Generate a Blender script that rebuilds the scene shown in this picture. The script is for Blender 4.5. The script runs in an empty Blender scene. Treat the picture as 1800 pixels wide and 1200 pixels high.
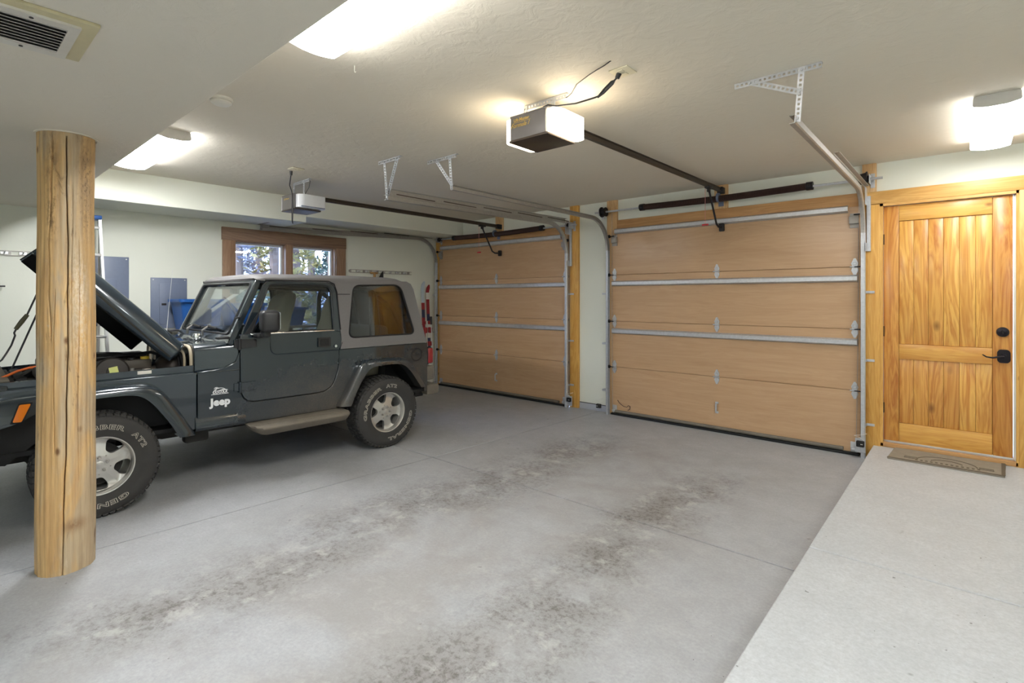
import bpy, bmesh, math, random
from mathutils import Vector, Matrix, Euler
R = math.radians
sc = bpy.context.scene
COL = sc.collection
# ------------------------------------------------------------------ camera, sky, sun, exposure
cd = bpy.data.cameras.new('camera'); cam = bpy.data.objects.new('camera', cd); COL.objects.link(cam)
cam.location = (0, 0, 1.56); cam.rotation_euler = (R(90), 0, R(41.34))
cd.sensor_width = 36; cd.lens = 36 * 908 / 1800; cd.shift_y = -76 / 1800; cd.clip_start = .02; cd.clip_end = 300
sc.camera = cam
sc.view_settings.view_transform = 'Standard'; sc.view_settings.look = 'None'
sc.view_settings.gamma = 1; sc.view_settings.use_curve_mapping = False
sc.view_settings.exposure = 0.27
w = bpy.data.worlds.new('sky'); sc.world = w; w.use_nodes = True
nt = w.node_tree; nt.nodes.clear()
wo = nt.nodes.new('ShaderNodeOutputWorld'); bg = nt.nodes.new('ShaderNodeBackground')
tc = nt.nodes.new('ShaderNodeTexCoord'); sx = nt.nodes.new('ShaderNodeSeparateXYZ'); cr = nt.nodes.new('ShaderNodeValToRGB')
cr.color_ramp.elements[0].position = .0; cr.color_ramp.elements[0].color = (.60, .76, 1.0, 1)
cr.color_ramp.elements[1].position = .6; cr.color_ramp.elements[1].color = (.30, .48, .95, 1)
nt.links.new(tc.outputs['Generated'], sx.inputs[0]); nt.links.new(sx.outputs['Z'], cr.inputs[0])
nt.links.new(cr.outputs[0], bg.inputs[0]); bg.inputs[1].default_value = 10.5; nt.links.new(bg.outputs[0], wo.inputs[0])
sl = bpy.data.lights.new('sun', 'SUN'); sl.energy = 5.0; sl.color = (1, .93, .80); sl.angle = R(.6)
so = bpy.data.objects.new('sun', sl); COL.objects.link(so); so.location = (-20, -20, 20)
so.rotation_euler = Vector((.10, .80, -.60)).to_track_quat('-Z', 'Y').to_euler()
LAMP = 55.      # luminance of the fluorescent lenses
BULB = 14.      # luminance of the lit opener's bulb covers
sc.cycles.diffuse_bounces = 8; sc.cycles.max_bounces = 20; sc.cycles.transparent_max_bounces = 16
random.seed(5)

# ------------------------------------------------------------------ mesh helpers
class MB:
    def __init__(s): s.v = []; s.f = []
    def add(s, v, f, M=None):
        o = len(s.v)
        s.v += [tuple(M @ Vector(p)) if M else tuple(p) for p in v]
        s.f += [tuple(i + o for i in q) for q in f]; return s
    def box(s, x0, x1, y0, y1, z0, z1, M=None):
        v = [(x, y, z) for x in (x0, x1) for y in (y0, y1) for z in (z0, z1)]
        return s.add(v, [(0, 1, 3, 2), (4, 6, 7, 5), (0, 4, 5, 1), (2, 3, 7, 6), (0, 2, 6, 4), (1, 5, 7, 3)], M)
    def rbox(s, x0, x1, y0, y1, z0, z1, b=.005, seg=2, M=None):
        bm = bmesh.new(); bmesh.ops.create_cube(bm, size=1)
        for q in bm.verts:
            q.co = Vector(((x0 + x1) / 2 + q.co.x * (x1 - x0), (y0 + y1) / 2 + q.co.y * (y1 - y0), (z0 + z1) / 2 + q.co.z * (z1 - z0)))
        bmesh.ops.bevel(bm, geom=bm.edges[:], offset=b, segments=seg, affect='EDGES', profile=.5)
        bm.verts.index_update()
        s.add([q.co.copy() for q in bm.verts], [tuple(q.index for q in f.verts) for f in bm.faces], M); bm.free(); return s
    def cyl(s, p0, p1, r0, r1=None, n=14, cap=True):
        p0 = Vector(p0); p1 = Vector(p1); r1 = r0 if r1 is None else r1
        d = (p1 - p0).normalized(); a = d.orthogonal().normalized(); b = d.cross(a)
        v = []; 
        for p, r in ((p0, r0), (p1, r1)):
            for i in range(n):
                t = 2 * math.pi * i / n; v.append(p + a * (r * math.cos(t)) + b * (r * math.sin(t)))
        f = [(i, (i + 1) % n, n + (i + 1) % n, n + i) for i in range(n)]
        if cap: f += [tuple(range(n - 1, -1, -1)), tuple(range(n, 2 * n))]
        return s.add(v, f)
    def tube(s, pts, r, n=8, closed=False):
        pts = [Vector(p) for p in pts]; m = len(pts); v = []; a = None
        for i, p in enumerate(pts):
            if closed: d = pts[(i + 1) % m] - pts[i - 1]
            else: d = pts[min(i + 1, m - 1)] - pts[max(i - 1, 0)]
            d.normalize()
            a = d.orthogonal().normalized() if a is None else (a - d * a.dot(d)).normalized()
            b = d.cross(a); rr = r[i] if isinstance(r, (list, tuple)) else r
            for k in range(n):
                t = 2 * math.pi * k / n; v.append(p + a * (rr * math.cos(t)) + b * (rr * math.sin(t)))
        f = []
        for i in range(m if closed else m - 1):
            j = (i + 1) % m
            for k in range(n): f.append((i * n + k, i * n + (k + 1) % n, j * n + (k + 1) % n, j * n + k))
        if not closed: f += [tuple(range(n - 1, -1, -1)), tuple(range((m - 1) * n, m * n))]
        return s.add(v, f)
    def prism(s, poly, d0, d1, mp=lambda a, b, d: (a, d, b)):
        n = len(poly); v = [mp(a, b, d0) for a, b in poly] + [mp(a, b, d1) for a, b in poly]
        f = [tuple(range(n)), tuple(range(2 * n - 1, n - 1, -1))] + [(i, n + i, n + (i + 1) % n, (i + 1) % n) for i in range(n)]
        return s.add(v, f)
    def lathe(s, prof, M=None, n=32, closed=False):
        # prof: (r, h) about local Z
        m = len(prof); v = []
        for r, h in prof:
            for k in range(n):
                t = 2 * math.pi * k / n; v.append((r * math.cos(t), r * math.sin(t), h))
        f = []
        for i in range(m if closed else m - 1):
            j = (i + 1) % m
            for k in range(n): f.append((i * n + k, i * n + (k + 1) % n, j * n + (k + 1) % n, j * n + k))
        return s.add(v, f, M)
    def loft(s, secs, cap=True, closed=True):
        n = len(secs[0]); v = [p for q in secs for p in q]; f = []
        for i in range(len(secs) - 1):
            for k in range(n if closed else n - 1):
                f.append((i * n + k, i * n + (k + 1) % n, (i + 1) * n + (k + 1) % n, (i + 1) * n + k))
        if cap: f += [tuple(range(n - 1, -1, -1)), tuple(range((len(secs) - 1) * n, len(secs) * n))]
        return s.add(v, f)
    def ring(s, outer, inner, c, mp, d0, d1, n=48):
        # plate with a hole; both loops star-shaped about c; mp(a,b,d) -> 3d
        def hit(poly, t):
            dx, dy = math.cos(t), math.sin(t); best = 0
            for i in range(len(poly)):
                ax, ay = poly[i][0] - c[0], poly[i][1] - c[1]; bx, by = poly[(i + 1) % len(poly)][0] - c[0], poly[(i + 1) % len(poly)][1] - c[1]
                ex, ey = bx - ax, by - ay; den = dx * ey - dy * ex
                if abs(den) < 1e-12: continue
                q = (ax * ey - ay * ex) / den; u = (ax * dy - ay * dx) / den
                if q > 0 and -1e-6 <= u <= 1 + 1e-6: best = max(best, q)
            return best
        an = [2 * math.pi * i / n for i in range(n)]
        for P_ in (outer, inner):
            for p in P_: an.append(math.atan2(p[1] - c[1], p[0] - c[0]) % (2 * math.pi))
        an.sort(); A = [an[0]]
        for t in an[1:]:
            if t - A[-1] > 2e-3: A.append(t)
        m = len(A); v = []
        for poly, d in ((outer, d0), (inner, d0), (inner, d1), (outer, d1)):
            for t in A:
                q = hit(poly, t); v.append(mp(c[0] + q * math.cos(t), c[1] + q * math.sin(t), d))
        f = []
        for L in range(4):
            a, b = L * m, ((L + 1) % 4) * m
            for k in range(m): f.append((a + k, a + (k + 1) % m, b + (k + 1) % m, b + k))
        return s.add(v, f)

def obj(name, mb, mat, parent=None, ang=35, flat=False, bevel=0, seg=2):
    me = bpy.data.meshes.new(name)
    if isinstance(mb, MB):
        me.from_pydata(mb.v, [], mb.f)
        bm = bmesh.new(); bm.from_mesh(me); bmesh.ops.recalc_face_normals(bm, faces=bm.faces[:]); bm.to_mesh(me); bm.free()
    else: me = mb
    me.materials.append(mat)
    if not flat:
        me.polygons.foreach_set('use_smooth', [True] * len(me.polygons)); me.set_sharp_from_angle(angle=R(ang))
    o = bpy.data.objects.new(name, me); COL.objects.link(o)
    if parent: o.parent = parent
    if bevel:
        m = o.modifiers.new('edge', 'BEVEL'); m.width = bevel; m.segments = seg; m.limit_method = 'ANGLE'; m.angle_limit = R(40)
        m.harden_normals = False
    return o
def tag(o, label=None, cat=None, group=None, kind=None):
    for k, v in (('label', label), ('category', cat), ('group', group), ('kind', kind)):
        if v: o[k] = v
    return o
def empty(name, loc=(0, 0, 0), label=None, cat=None, group=None, rz=0, kind=None):
    o = bpy.data.objects.new(name, None); COL.objects.link(o); o.location = loc; o.rotation_euler = (0, 0, rz)
    o.empty_display_size = .1
    return tag(o, label, cat, group, kind)
def struct(name, mb, mat, **k):
    o = obj(name, mb, mat, **k); o['kind'] = 'structure'; return o
def local(mb, root):   # world-authored geometry into the root's own frame
    M = Matrix.Translation(root.location) @ root.rotation_euler.to_matrix().to_4x4(); I = M.inverted()
    mb.v = [tuple(I @ Vector(p)) for p in mb.v]; return mb
def dup(root, loc=None, rz=None, label=None, group=None):
    r = root.copy(); COL.objects.link(r)
    if loc is not None: r.location = loc
    if rz is not None: r.rotation_euler = (0, 0, rz)
    if label: r['label'] = label
    if group: r['group'] = group
    for ch in list(root.children):
        c = ch.copy(); COL.objects.link(c); c.parent = r
        for g in list(ch.children):
            d = g.copy(); COL.objects.link(d); d.parent = c
    return r
def text_mb(s, size, depth=.001, offset=0., shear=0., outline=0., space=1.):
    cu = bpy.data.curves.new('lettering', 'FONT'); cu.body = s; cu.size = size; cu.offset = offset; cu.shear = shear
    cu.align_x = 'CENTER'; cu.resolution_u = 3; cu.space_character = space
    if outline: cu.fill_mode = 'NONE'; cu.bevel_depth = outline; cu.bevel_resolution = 0
    else: cu.extrude = depth
    o = bpy.data.objects.new('lettering', cu); COL.objects.link(o)
    dg = bpy.context.evaluated_depsgraph_get(); me = bpy.data.meshes.new_from_object(o.evaluated_get(dg))
    mb = MB(); mb.add([q.co.copy() for q in me.vertices], [tuple(p.vertices) for p in me.polygons])
    bpy.data.objects.remove(o); bpy.data.curves.remove(cu); bpy.data.meshes.remove(me)
    return mb
def place(mb, M): mb.v = [tuple(M @ Vector(p)) for p in mb.v]; return mb
def arc(c, r, a0, a1, n, f=lambda a, b: (a, b)):
    return [f(c[0] + r * math.cos(R(a0 + (a1 - a0) * i / n)), c[1] + r * math.sin(R(a0 + (a1 - a0) * i / n))) for i in range(n + 1)]
def rpoly(pts, r, n=5):
    # round the corners of a polygon; r one radius or a list
    out = []; m = len(pts)
    for i, p in enumerate(pts):
        p = Vector(p); a = Vector(pts[i - 1]); b = Vector(pts[(i + 1) % m]); rr = r[i] if isinstance(r, (list, tuple)) else r
        if rr <= 0: out.append(tuple(p)); continue
        d0 = (a - p); d1 = (b - p); k = min(rr, d0.length * .49, d1.length * .49); q0 = p + d0.normalized() * k; q1 = p + d1.normalized() * k
        for j in range(n + 1):
            t = j / n; out.append(tuple(q0 * (1 - t) ** 2 + p * 2 * t * (1 - t) + q1 * t * t))
    return out

# ------------------------------------------------------------------ materials
class NT:
    def __init__(s, name):
        s.m = bpy.data.materials.new(name); s.m.use_nodes = True; s.t = s.m.node_tree; s.t.nodes.clear()
        s.out = s.n('ShaderNodeOutputMaterial'); s.b = s.n('ShaderNodeBsdfPrincipled'); s.t.links.new(s.b.outputs[0], s.out.inputs[0]); s._c = None
    def n(s, t, **k):
        q = s.t.nodes.new(t)
        for a, b in k.items(): setattr(q, a, b)
        return q
    def l(s, a, b): s.t.links.new(a, b)
    def co(s, scale=(1, 1, 1), kind='Object', loc=(0, 0, 0), rnd=0):
        c = s.n('ShaderNodeTexCoord'); m = s.n('ShaderNodeMapping'); m.inputs['Scale'].default_value = scale; m.inputs['Location'].default_value = loc
        src = c.outputs[kind]
        if rnd:
            oi = s.n('ShaderNodeObjectInfo'); vm = s.n('ShaderNodeVectorMath', operation='SCALE'); vm.inputs[0].default_value = (rnd, rnd * 1.7, rnd * .6)
            s.l(oi.outputs['Random'], vm.inputs['Scale']); va = s.n('ShaderNodeVectorMath', operation='ADD'); s.l(src, va.inputs[0]); s.l(vm.outputs[0], va.inputs[1]); src = va.outputs[0]
        s.l(src, m.inputs[0]); return m.outputs[0]
    def noise(s, v, sc_, det=4, rough=.55, dist=0):
        q = s.n('ShaderNodeTexNoise'); q.inputs['Scale'].default_value = sc_; q.inputs['Detail'].default_value = det; q.inputs['Roughness'].default_value = rough
        q.inputs['Distortion'].default_value = dist; s.l(v, q.inputs['Vector']); return q.outputs[0]
    def ramp(s, f, *st):
        q = s.n('ShaderNodeValToRGB'); e = q.color_ramp.elements
        while len(e) < len(st): e.new(.5)
        for i, (p, c) in enumerate(st):
            e[i].position = p; e[i].color = (c, c, c, 1) if isinstance(c, (int, float)) else (*c, 1)
        s.l(f, q.inputs[0]); return q.outputs[0]
    def mix(s, f, a, b, mode='MIX'):
        q = s.n('ShaderNodeMix', data_type='RGBA', blend_type=mode)
        for v, i in ((f, 0), (a, 6), (b, 7)):
            if isinstance(v, (int, float)): q.inputs[i].default_value = v if i == 0 else (v, v, v, 1)
            elif isinstance(v, tuple): q.inputs[i].default_value = (*v, 1)
            else: s.l(v, q.inputs[i])
        return q.outputs[2]
    def math(s, op, a, b=0.):
        q = s.n('ShaderNodeMath', operation=op)
        for v, i in ((a, 0), (b, 1)):
            if isinstance(v, (int, float)): q.inputs[i].default_value = v
            else: s.l(v, q.inputs[i])
        return q.outputs[0]
    def sep(s, v):
        q = s.n('ShaderNodeSeparateXYZ'); s.l(v, q.inputs[0]); return q.outputs
    def set(s, **k):
        for a, b in k.items():
            i = s.b.inputs[a.replace('_', ' ')]
            if isinstance(b, (int, float)): i.default_value = b
            elif isinstance(b, tuple): i.default_value = (*b, 1) if len(b) == 3 else b
            else: s.l(b, i)
        return s
    def bump(s, h, st=.3, d=.01):
        q = s.n('ShaderNodeBump'); q.inputs['Strength'].default_value = st; q.inputs['Distance'].default_value = d; s.l(h, q.inputs['Height']); s.l(q.outputs[0], s.b.inputs['Normal']); return s

def lin(r, g=None, b=None):
    if g is None: g = b = r
    return tuple(((c / 255 + .055) / 1.055) ** 2.4 if c / 255 > .04045 else c / 255 / 12.92 for c in (r, g, b))
def plain(name, col, rough=.5, metal=0., spec=.5, coat=0., noise=.06, ns=30):
    t = NT(name); v = t.co(rnd=3)
    f = t.noise(v, ns, 3)
    c = t.mix(f, tuple(x * (1 - noise) for x in col), tuple(min(1, x * (1 + noise)) for x in col))
    t.set(Base_Color=c, Roughness=rough, Metallic=metal, Specular_IOR_Level=spec, Coat_Weight=coat, Coat_Roughness=.05); return t.m
def emit(name, col, st):
    t = NT(name); t.set(Base_Color=(.8, .8, .8), Emission_Color=col, Emission_Strength=st, Roughness=.4); return t.m
def plaster(name, col, st=.25):
    t = NT(name); v = t.co()
    big = t.noise(v, .7, 3); c = t.mix(big, tuple(x * .96 for x in col), col)
    h1 = t.noise(v, 9, 5, .6, .6); h = t.ramp(h1, (.42, 0.), (.62, 1.))
    fine = t.noise(v, 90, 2); h = t.mix(.15, h, fine)
    t.set(Base_Color=c, Roughness=.75, Specular_IOR_Level=.3); t.bump(h, st, .004); return t.m
def wood(name, light, dark, axis='z', fine=1., knots=.0, rough=.45, rnd=5., contrast=1., hue=0., bump=.15, coat=0., big=1.):
    t = NT(name); k = {'x': 0, 'y': 1, 'z': 2}[axis]
    s1 = [5 * big] * 3; s1[k] = .45; s2 = [70 * fine] * 3; s2[k] = 1.6
    g = t.noise(t.co(tuple(s1), rnd=rnd), 1.6, 4, .55, 1.4); g2 = t.noise(t.co(tuple(s2), rnd=rnd), 1, 4, .6)
    wv = t.math('FRACT', t.math('MULTIPLY', g, 7.)); wv = t.math('ABSOLUTE', t.math('SUBTRACT', t.math('MULTIPLY', wv, 2.), 1.))
    m = t.math('ADD', t.math('MULTIPLY', wv, .22 * contrast), t.math('ADD', t.math('MULTIPLY', g2, .42), t.math('MULTIPLY', g, .45)))
    f = t.ramp(m, (.30, 1.), (.78, 0.))
    c = t.mix(f, light, dark)
    if hue:
        oi = t.n('ShaderNodeObjectInfo'); c = t.mix(t.math('MULTIPLY', oi.outputs['Random'], hue), c, dark, 'MULTIPLY')
    if knots:
        sk = [4.2] * 3; sk[k] = 2.3; vo = t.n('ShaderNodeTexVoronoi'); vo.inputs['Scale'].default_value = 1; t.l(t.co(tuple(sk), rnd=rnd), vo.inputs['Vector'])
        kn = t.ramp(vo.outputs['Distance'], (.035, 1.), (.09 * knots + .03, 0.)); c = t.mix(t.math('MULTIPLY', kn, .8), c, tuple(x * .35 for x in dark))
    t.set(Base_Color=c, Roughness=rough, Specular_IOR_Level=.4, Coat_Weight=coat, Coat_Roughness=.2); t.bump(m, bump, .002); return t.m
def glass(name, tint, refl=.5):
    t = NT(name); t.t.nodes.remove(t.b); tr = t.n('ShaderNodeBsdfTransparent'); tr.inputs[0].default_value = (*tint, 1)
    gl = t.n('ShaderNodeBsdfGlossy'); gl.inputs['Roughness'].default_value = .02; gl.inputs[0].default_value = (1, 1, 1, 1)
    fr = t.n('ShaderNodeFresnel'); fr.inputs[0].default_value = 1.5; mx = t.n('ShaderNodeMixShader')
    t.l(t.math('MULTIPLY', fr.outputs[0], refl * 2), mx.inputs[0]); t.l(tr.outputs[0], mx.inputs[1]); t.l(gl.outputs[0], mx.inputs[2]); t.l(mx.outputs[0], t.out.inputs[0])
    return t.m
def galv(name, a=(.58, .60, .63), rough=.32, sc_=60):
    t = NT(name); v = t.co(rnd=3); vo = t.n('ShaderNodeTexVoronoi'); vo.inputs['Scale'].default_value = sc_; t.l(v, vo.inputs['Vector'])
    c = t.mix(vo.outputs['Color'], tuple(x * .85 for x in a), a); t.set(Base_Color=c, Metallic=.6, Roughness=rough + .08); return t.m
def concrete(name, col, stains=True):
    t = NT(name); v = t.co(); p = t.sep(v)
    big = t.ramp(t.noise(v, .55, 5, .6, .3), (.3, 0.), (.7, 1.)); med = t.noise(v, 3.2, 6, .65); fine = t.noise(v, 60, 4, .7)
    c = t.mix(med, tuple(x * .80 for x in col), tuple(x * 1.12 for x in col)); c = t.mix(t.ramp(fine, (.35, 0.), (.65, 1.)), t.mix(.5, c, tuple(x * .62 for x in col)), c)
    fib = t.noise(t.co((14, 90, 1)), 1, 3); c = t.mix(t.ramp(fib, (.54, 0.), (.75, .4)), c, tuple(x * .72 for x in col))
    mot = t.ramp(t.noise(v, 7, 8, .75, .3), (.36, 0.), (.60, 1.)); c = t.mix(mot, t.mix(.45 if stains else .2, c, tuple(x * .66 for x in col)), c)
    if stains:
        # two wheel lanes worn and dirtied by parked cars, and a brownish film between them
        brown = lin(132, 126, 121)
        px = t.math('ADD', p[0], t.math('MULTIPLY', t.math('SUBTRACT', t.noise(v, .8, 3), .5), .9))
        def lane(x0, w_, y0, y1):
            d = t.math('DIVIDE', t.math('SUBTRACT', px, x0), w_); g = t.math('POWER', 2.718, t.math('MULTIPLY', t.math('MULTIPLY', d, d), -1.))
            yy = t.math('ADD', p[1], t.math('MULTIPLY', med, .8))
            a = t.ramp(t.math('MULTIPLY', t.math('SUBTRACT', yy, y0), 1.), (0., 0.), (.5, 1.)); b = t.ramp(t.math('SUBTRACT', y1, yy), (0., 0.), (.6, 1.))
            return t.math('MULTIPLY', g, t.math('MULTIPLY', a, b))
        film = t.math('MULTIPLY', lane(-2.35, 1.25, .0, 5.9), t.ramp(t.noise(v, 1.1, 5, .62, .5), (.38, 0.), (.56, 1.)))
        c = t.mix(t.math('MULTIPLY', film, .48), c, brown)
        ln = t.math('ADD', lane(-3.05, .30, .55, 5.6), lane(-1.62, .26, .9, 5.2))
        sp = t.ramp(t.noise(v, 26, 5, .8), (.47, 0.), (.60, 1.)); pat = t.ramp(t.noise(v, 2.4, 5, .65), (.36, 0.), (.58, 1.))
        c = t.mix(t.math('MULTIPLY', t.math('MULTIPLY', ln, sp), t.math('MULTIPLY', pat, 1.)), c, lin(84, 79, 76))
        c = t.mix(t.math('MULTIPLY', t.math('MULTIPLY', ln, pat), .55), c, lin(104, 99, 96))
        pale = t.ramp(t.noise(v, 5.5, 6, .7, .4), (.54, 0.), (.64, 1.)); c = t.mix(t.math('MULTIPLY', t.math('MULTIPLY', t.math('ADD', ln, t.math('MULTIPLY', film, .5)), pale), .36), c, lin(190, 189, 186))
    dots = t.ramp(t.noise(v, 38, 2, .5), (.74, 0.), (.78, .8)); c = t.mix(dots, c, lin(95, 92, 90))
    spots = t.ramp(t.noise(v, 11, 2, .5), (.735, 0.), (.77, .5)); c = t.mix(spots, c, lin(110, 106, 104))
    t.set(Base_Color=c, Roughness=t.mix(big, .38, .6), Specular_IOR_Level=.4); t.bump(t.mix(.5, fine, med), .12, .003); return t.m

M = {}
M['wall'] = plaster('cream wall plaster', lin(226, 228, 216), .10)
M['ceil'] = plaster('knockdown ceiling plaster', lin(222, 215, 200), .38)
M['floor'] = concrete('garage concrete', lin(172, 174, 177))
M['step'] = concrete('pale step concrete', lin(195, 198, 201), False)
M['stem'] = plain('painted foundation', lin(176, 180, 190), .35)
M['joint'] = plain('joint dirt', lin(70, 68, 66), .9)
M['panel'] = wood('hardboard door panel', lin(198, 164, 128), lin(178, 143, 106), 'x', .6, 0., .5, 4., .55, .0, .22, .35, 1.)
M['pine'] = wood('raw pine board', lin(220, 184, 136), lin(188, 148, 100), 'z', 1., .5, .55, 4.)
M['pinex'] = wood('raw pine header', lin(200, 156, 104), lin(166, 122, 76), 'x', 1., .5, .55, 4.)
M['jamb'] = wood('honey pine jamb', lin(222, 176, 98), lin(190, 136, 60), 'z', 1., .5, .4, 4.)
M['jambx'] = wood('honey pine casing', lin(222, 178, 108), lin(190, 138, 70), 'x', 1., .5, .4, 4.)
M['cedar'] = wood('cedar plank', lin(228, 180, 92), lin(184, 116, 46), 'z', .8, 1.25, .36, 9., 1.5, .45, .12, .25)
M['cedarx'] = wood('cedar rail', lin(228, 182, 96), lin(198, 136, 60), 'x', .8, .7, .36, 9., 1., .2, .12, .25)
M['wintrim'] = wood('window pine', lin(160, 130, 104), lin(122, 92, 70), 'z', 1., .5, .4, 4.)
M['galv'] = galv('galvanised steel'); M['galvd'] = galv('dull galvanised steel', (.42, .40, .37), .4); M['bright'] = galv('bright strut steel', (.66, .68, .72), .22, 20)
M['rail'] = plain('brown painted rail', lin(62, 52, 42), .4, .3); M['spring'] = plain('rusty spring', lin(72, 52, 46), .55, .35)
M['dark'] = plain('dark iron', lin(48, 46, 48), .45, .6); M['black'] = plain('black plastic', lin(30, 30, 32), .45); M['blackm'] = plain('matte black', lin(14, 14, 15), .7)
M['under'] = plain('dirty underbody', lin(34, 32, 30), .8); M['white'] = plain('white plastic', lin(226, 224, 214), .4); M['fixt'] = plain('fixture enamel', lin(200, 198, 192), .4)
M['lens'] = emit('lit fluorescent lens', (1, .985, .955), LAMP); M['lensl'] = emit('brighter lit lens', (.97, .985, 1.), LAMP * 1.08); M['lensr'] = emit('dimmer lit lens', (1, .985, .955), LAMP * .48); M['lensfill'] = emit('added cool fill lens', (.86, .94, 1.), LAMP * .8); M['bulb'] = emit('lit bulb cover', (1, .84, .60), BULB)  # the cool lens belongs to the added fill fixtures out of view
M['milk'] = plain('unlit milky cover', lin(214, 216, 220), .3); M['housing'] = plain('opener housing', lin(96, 92, 90), .45); M['gold'] = plain('gold print', lin(214, 180, 92), .4, .3)
M['ventd'] = plain('duct dark', lin(62, 60, 54), .8); M['vent'] = plain('vent enamel', lin(206, 202, 192), .45); M['ventp'] = plain('vent board', lin(196, 186, 150), .6)
M['panelgrey'] = plain('breaker panel enamel', lin(108, 118, 140), .4); M['alu'] = plain('aluminium', (.72, .73, .74), .28, .9); M['blue'] = plain('blue plastic', lin(30, 82, 150), .4)
M['red'] = plain('red plastic', lin(190, 40, 48), .4); M['orange'] = plain('orange lens', (.85, .22, .01), .15, 0, .6, .6); M['orangec'] = plain('orange cable', lin(220, 110, 50), .5)
M['glass'] = glass('window glass', (.97, .98, .99), .5); M['cglass'] = glass('car glass', (.93, .96, .97), .45); M['tint'] = glass('tinted car glass', (.60, .62, .66), .5); M['wglass'] = glass('windshield glass', (.93, .96, .97), .26)
M['rubber'] = plain('tyre rubber', lin(52, 51, 50), .75, noise=.2, ns=14); M['rim'] = plain('alloy rim', (.56, .55, .52), .34, .75); M['wtext'] = plain('white tyre lettering', lin(205, 200, 186), .6)
M['top'] = plain('grained hardtop', lin(110, 108, 108), .55, noise=.1, ns=90); M['seat'] = plain('seat fabric', lin(152, 146, 128), .9); M['badge'] = plain('silver badge', lin(220, 222, 224), .3)
M['chrome'] = plain('chrome', (.8, .8, .8), .12, 1.); M['stepd'] = plain('dusty step plastic', lin(108, 101, 90), .7, noise=.3, ns=12); M['redlens'] = plain('red lens', (.27, .012, .016), .15, 0, .6, .6)
M['mat'] = plain('rubber door mat', lin(140, 132, 118), .8, noise=.25, ns=22); M['matl'] = plain('mat relief', lin(96, 86, 72), .8); M['label'] = plain('yellow label', lin(214, 220, 130), .5)
M['bronze'] = plain('dark bronze hardware', lin(40, 36, 40), .35, .7); M['beige'] = plain('beige weatherstrip', lin(168, 156, 136), .7); M['red2'] = plain('brick red paint', lin(150, 44, 50), .5)
M['cream'] = plain('ivory plate', lin(226, 218, 190), .4); M['wire'] = plain('white wire', lin(224, 220, 214), .5); M['darkline'] = plain('black line', lin(40, 40, 44), .9)
def carpaint():
    t = NT('dark green car paint'); v = t.co(); p = t.sep(v)
    fl = t.noise(v, 900, 1); c = t.mix(fl, (.011, .019, .027), (.019, .032, .044))
    n = t.noise(v, 6, 6, .7); low = t.ramp(t.math('DIVIDE', t.math('SUBTRACT', t.math('ADD', .98, t.math('MULTIPLY', t.math('SUBTRACT', n, .5), .7)), p[2]), .55), (.0, 0.), (1., 1.))
    back = t.ramp(t.math('SUBTRACT', 1.5, p[0]), (0., .08), (.9, 1.)); d = t.math('MULTIPLY', low, back)
    sp = t.ramp(t.noise(v, 90, 4, .75), (.36, .45), (.62, .95)); d = t.math('MULTIPLY', d, sp)
    c = t.mix(d, c, lin(98, 90, 80))
    t.set(Base_Color=c, Roughness=t.math('ADD', .24, t.math('MULTIPLY', d, .5)), Metallic=.25, Specular_IOR_Level=.5, Coat_Weight=t.math('SUBTRACT', 1., d), Coat_Roughness=.04); return t.m
M['paint'] = carpaint()
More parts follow.
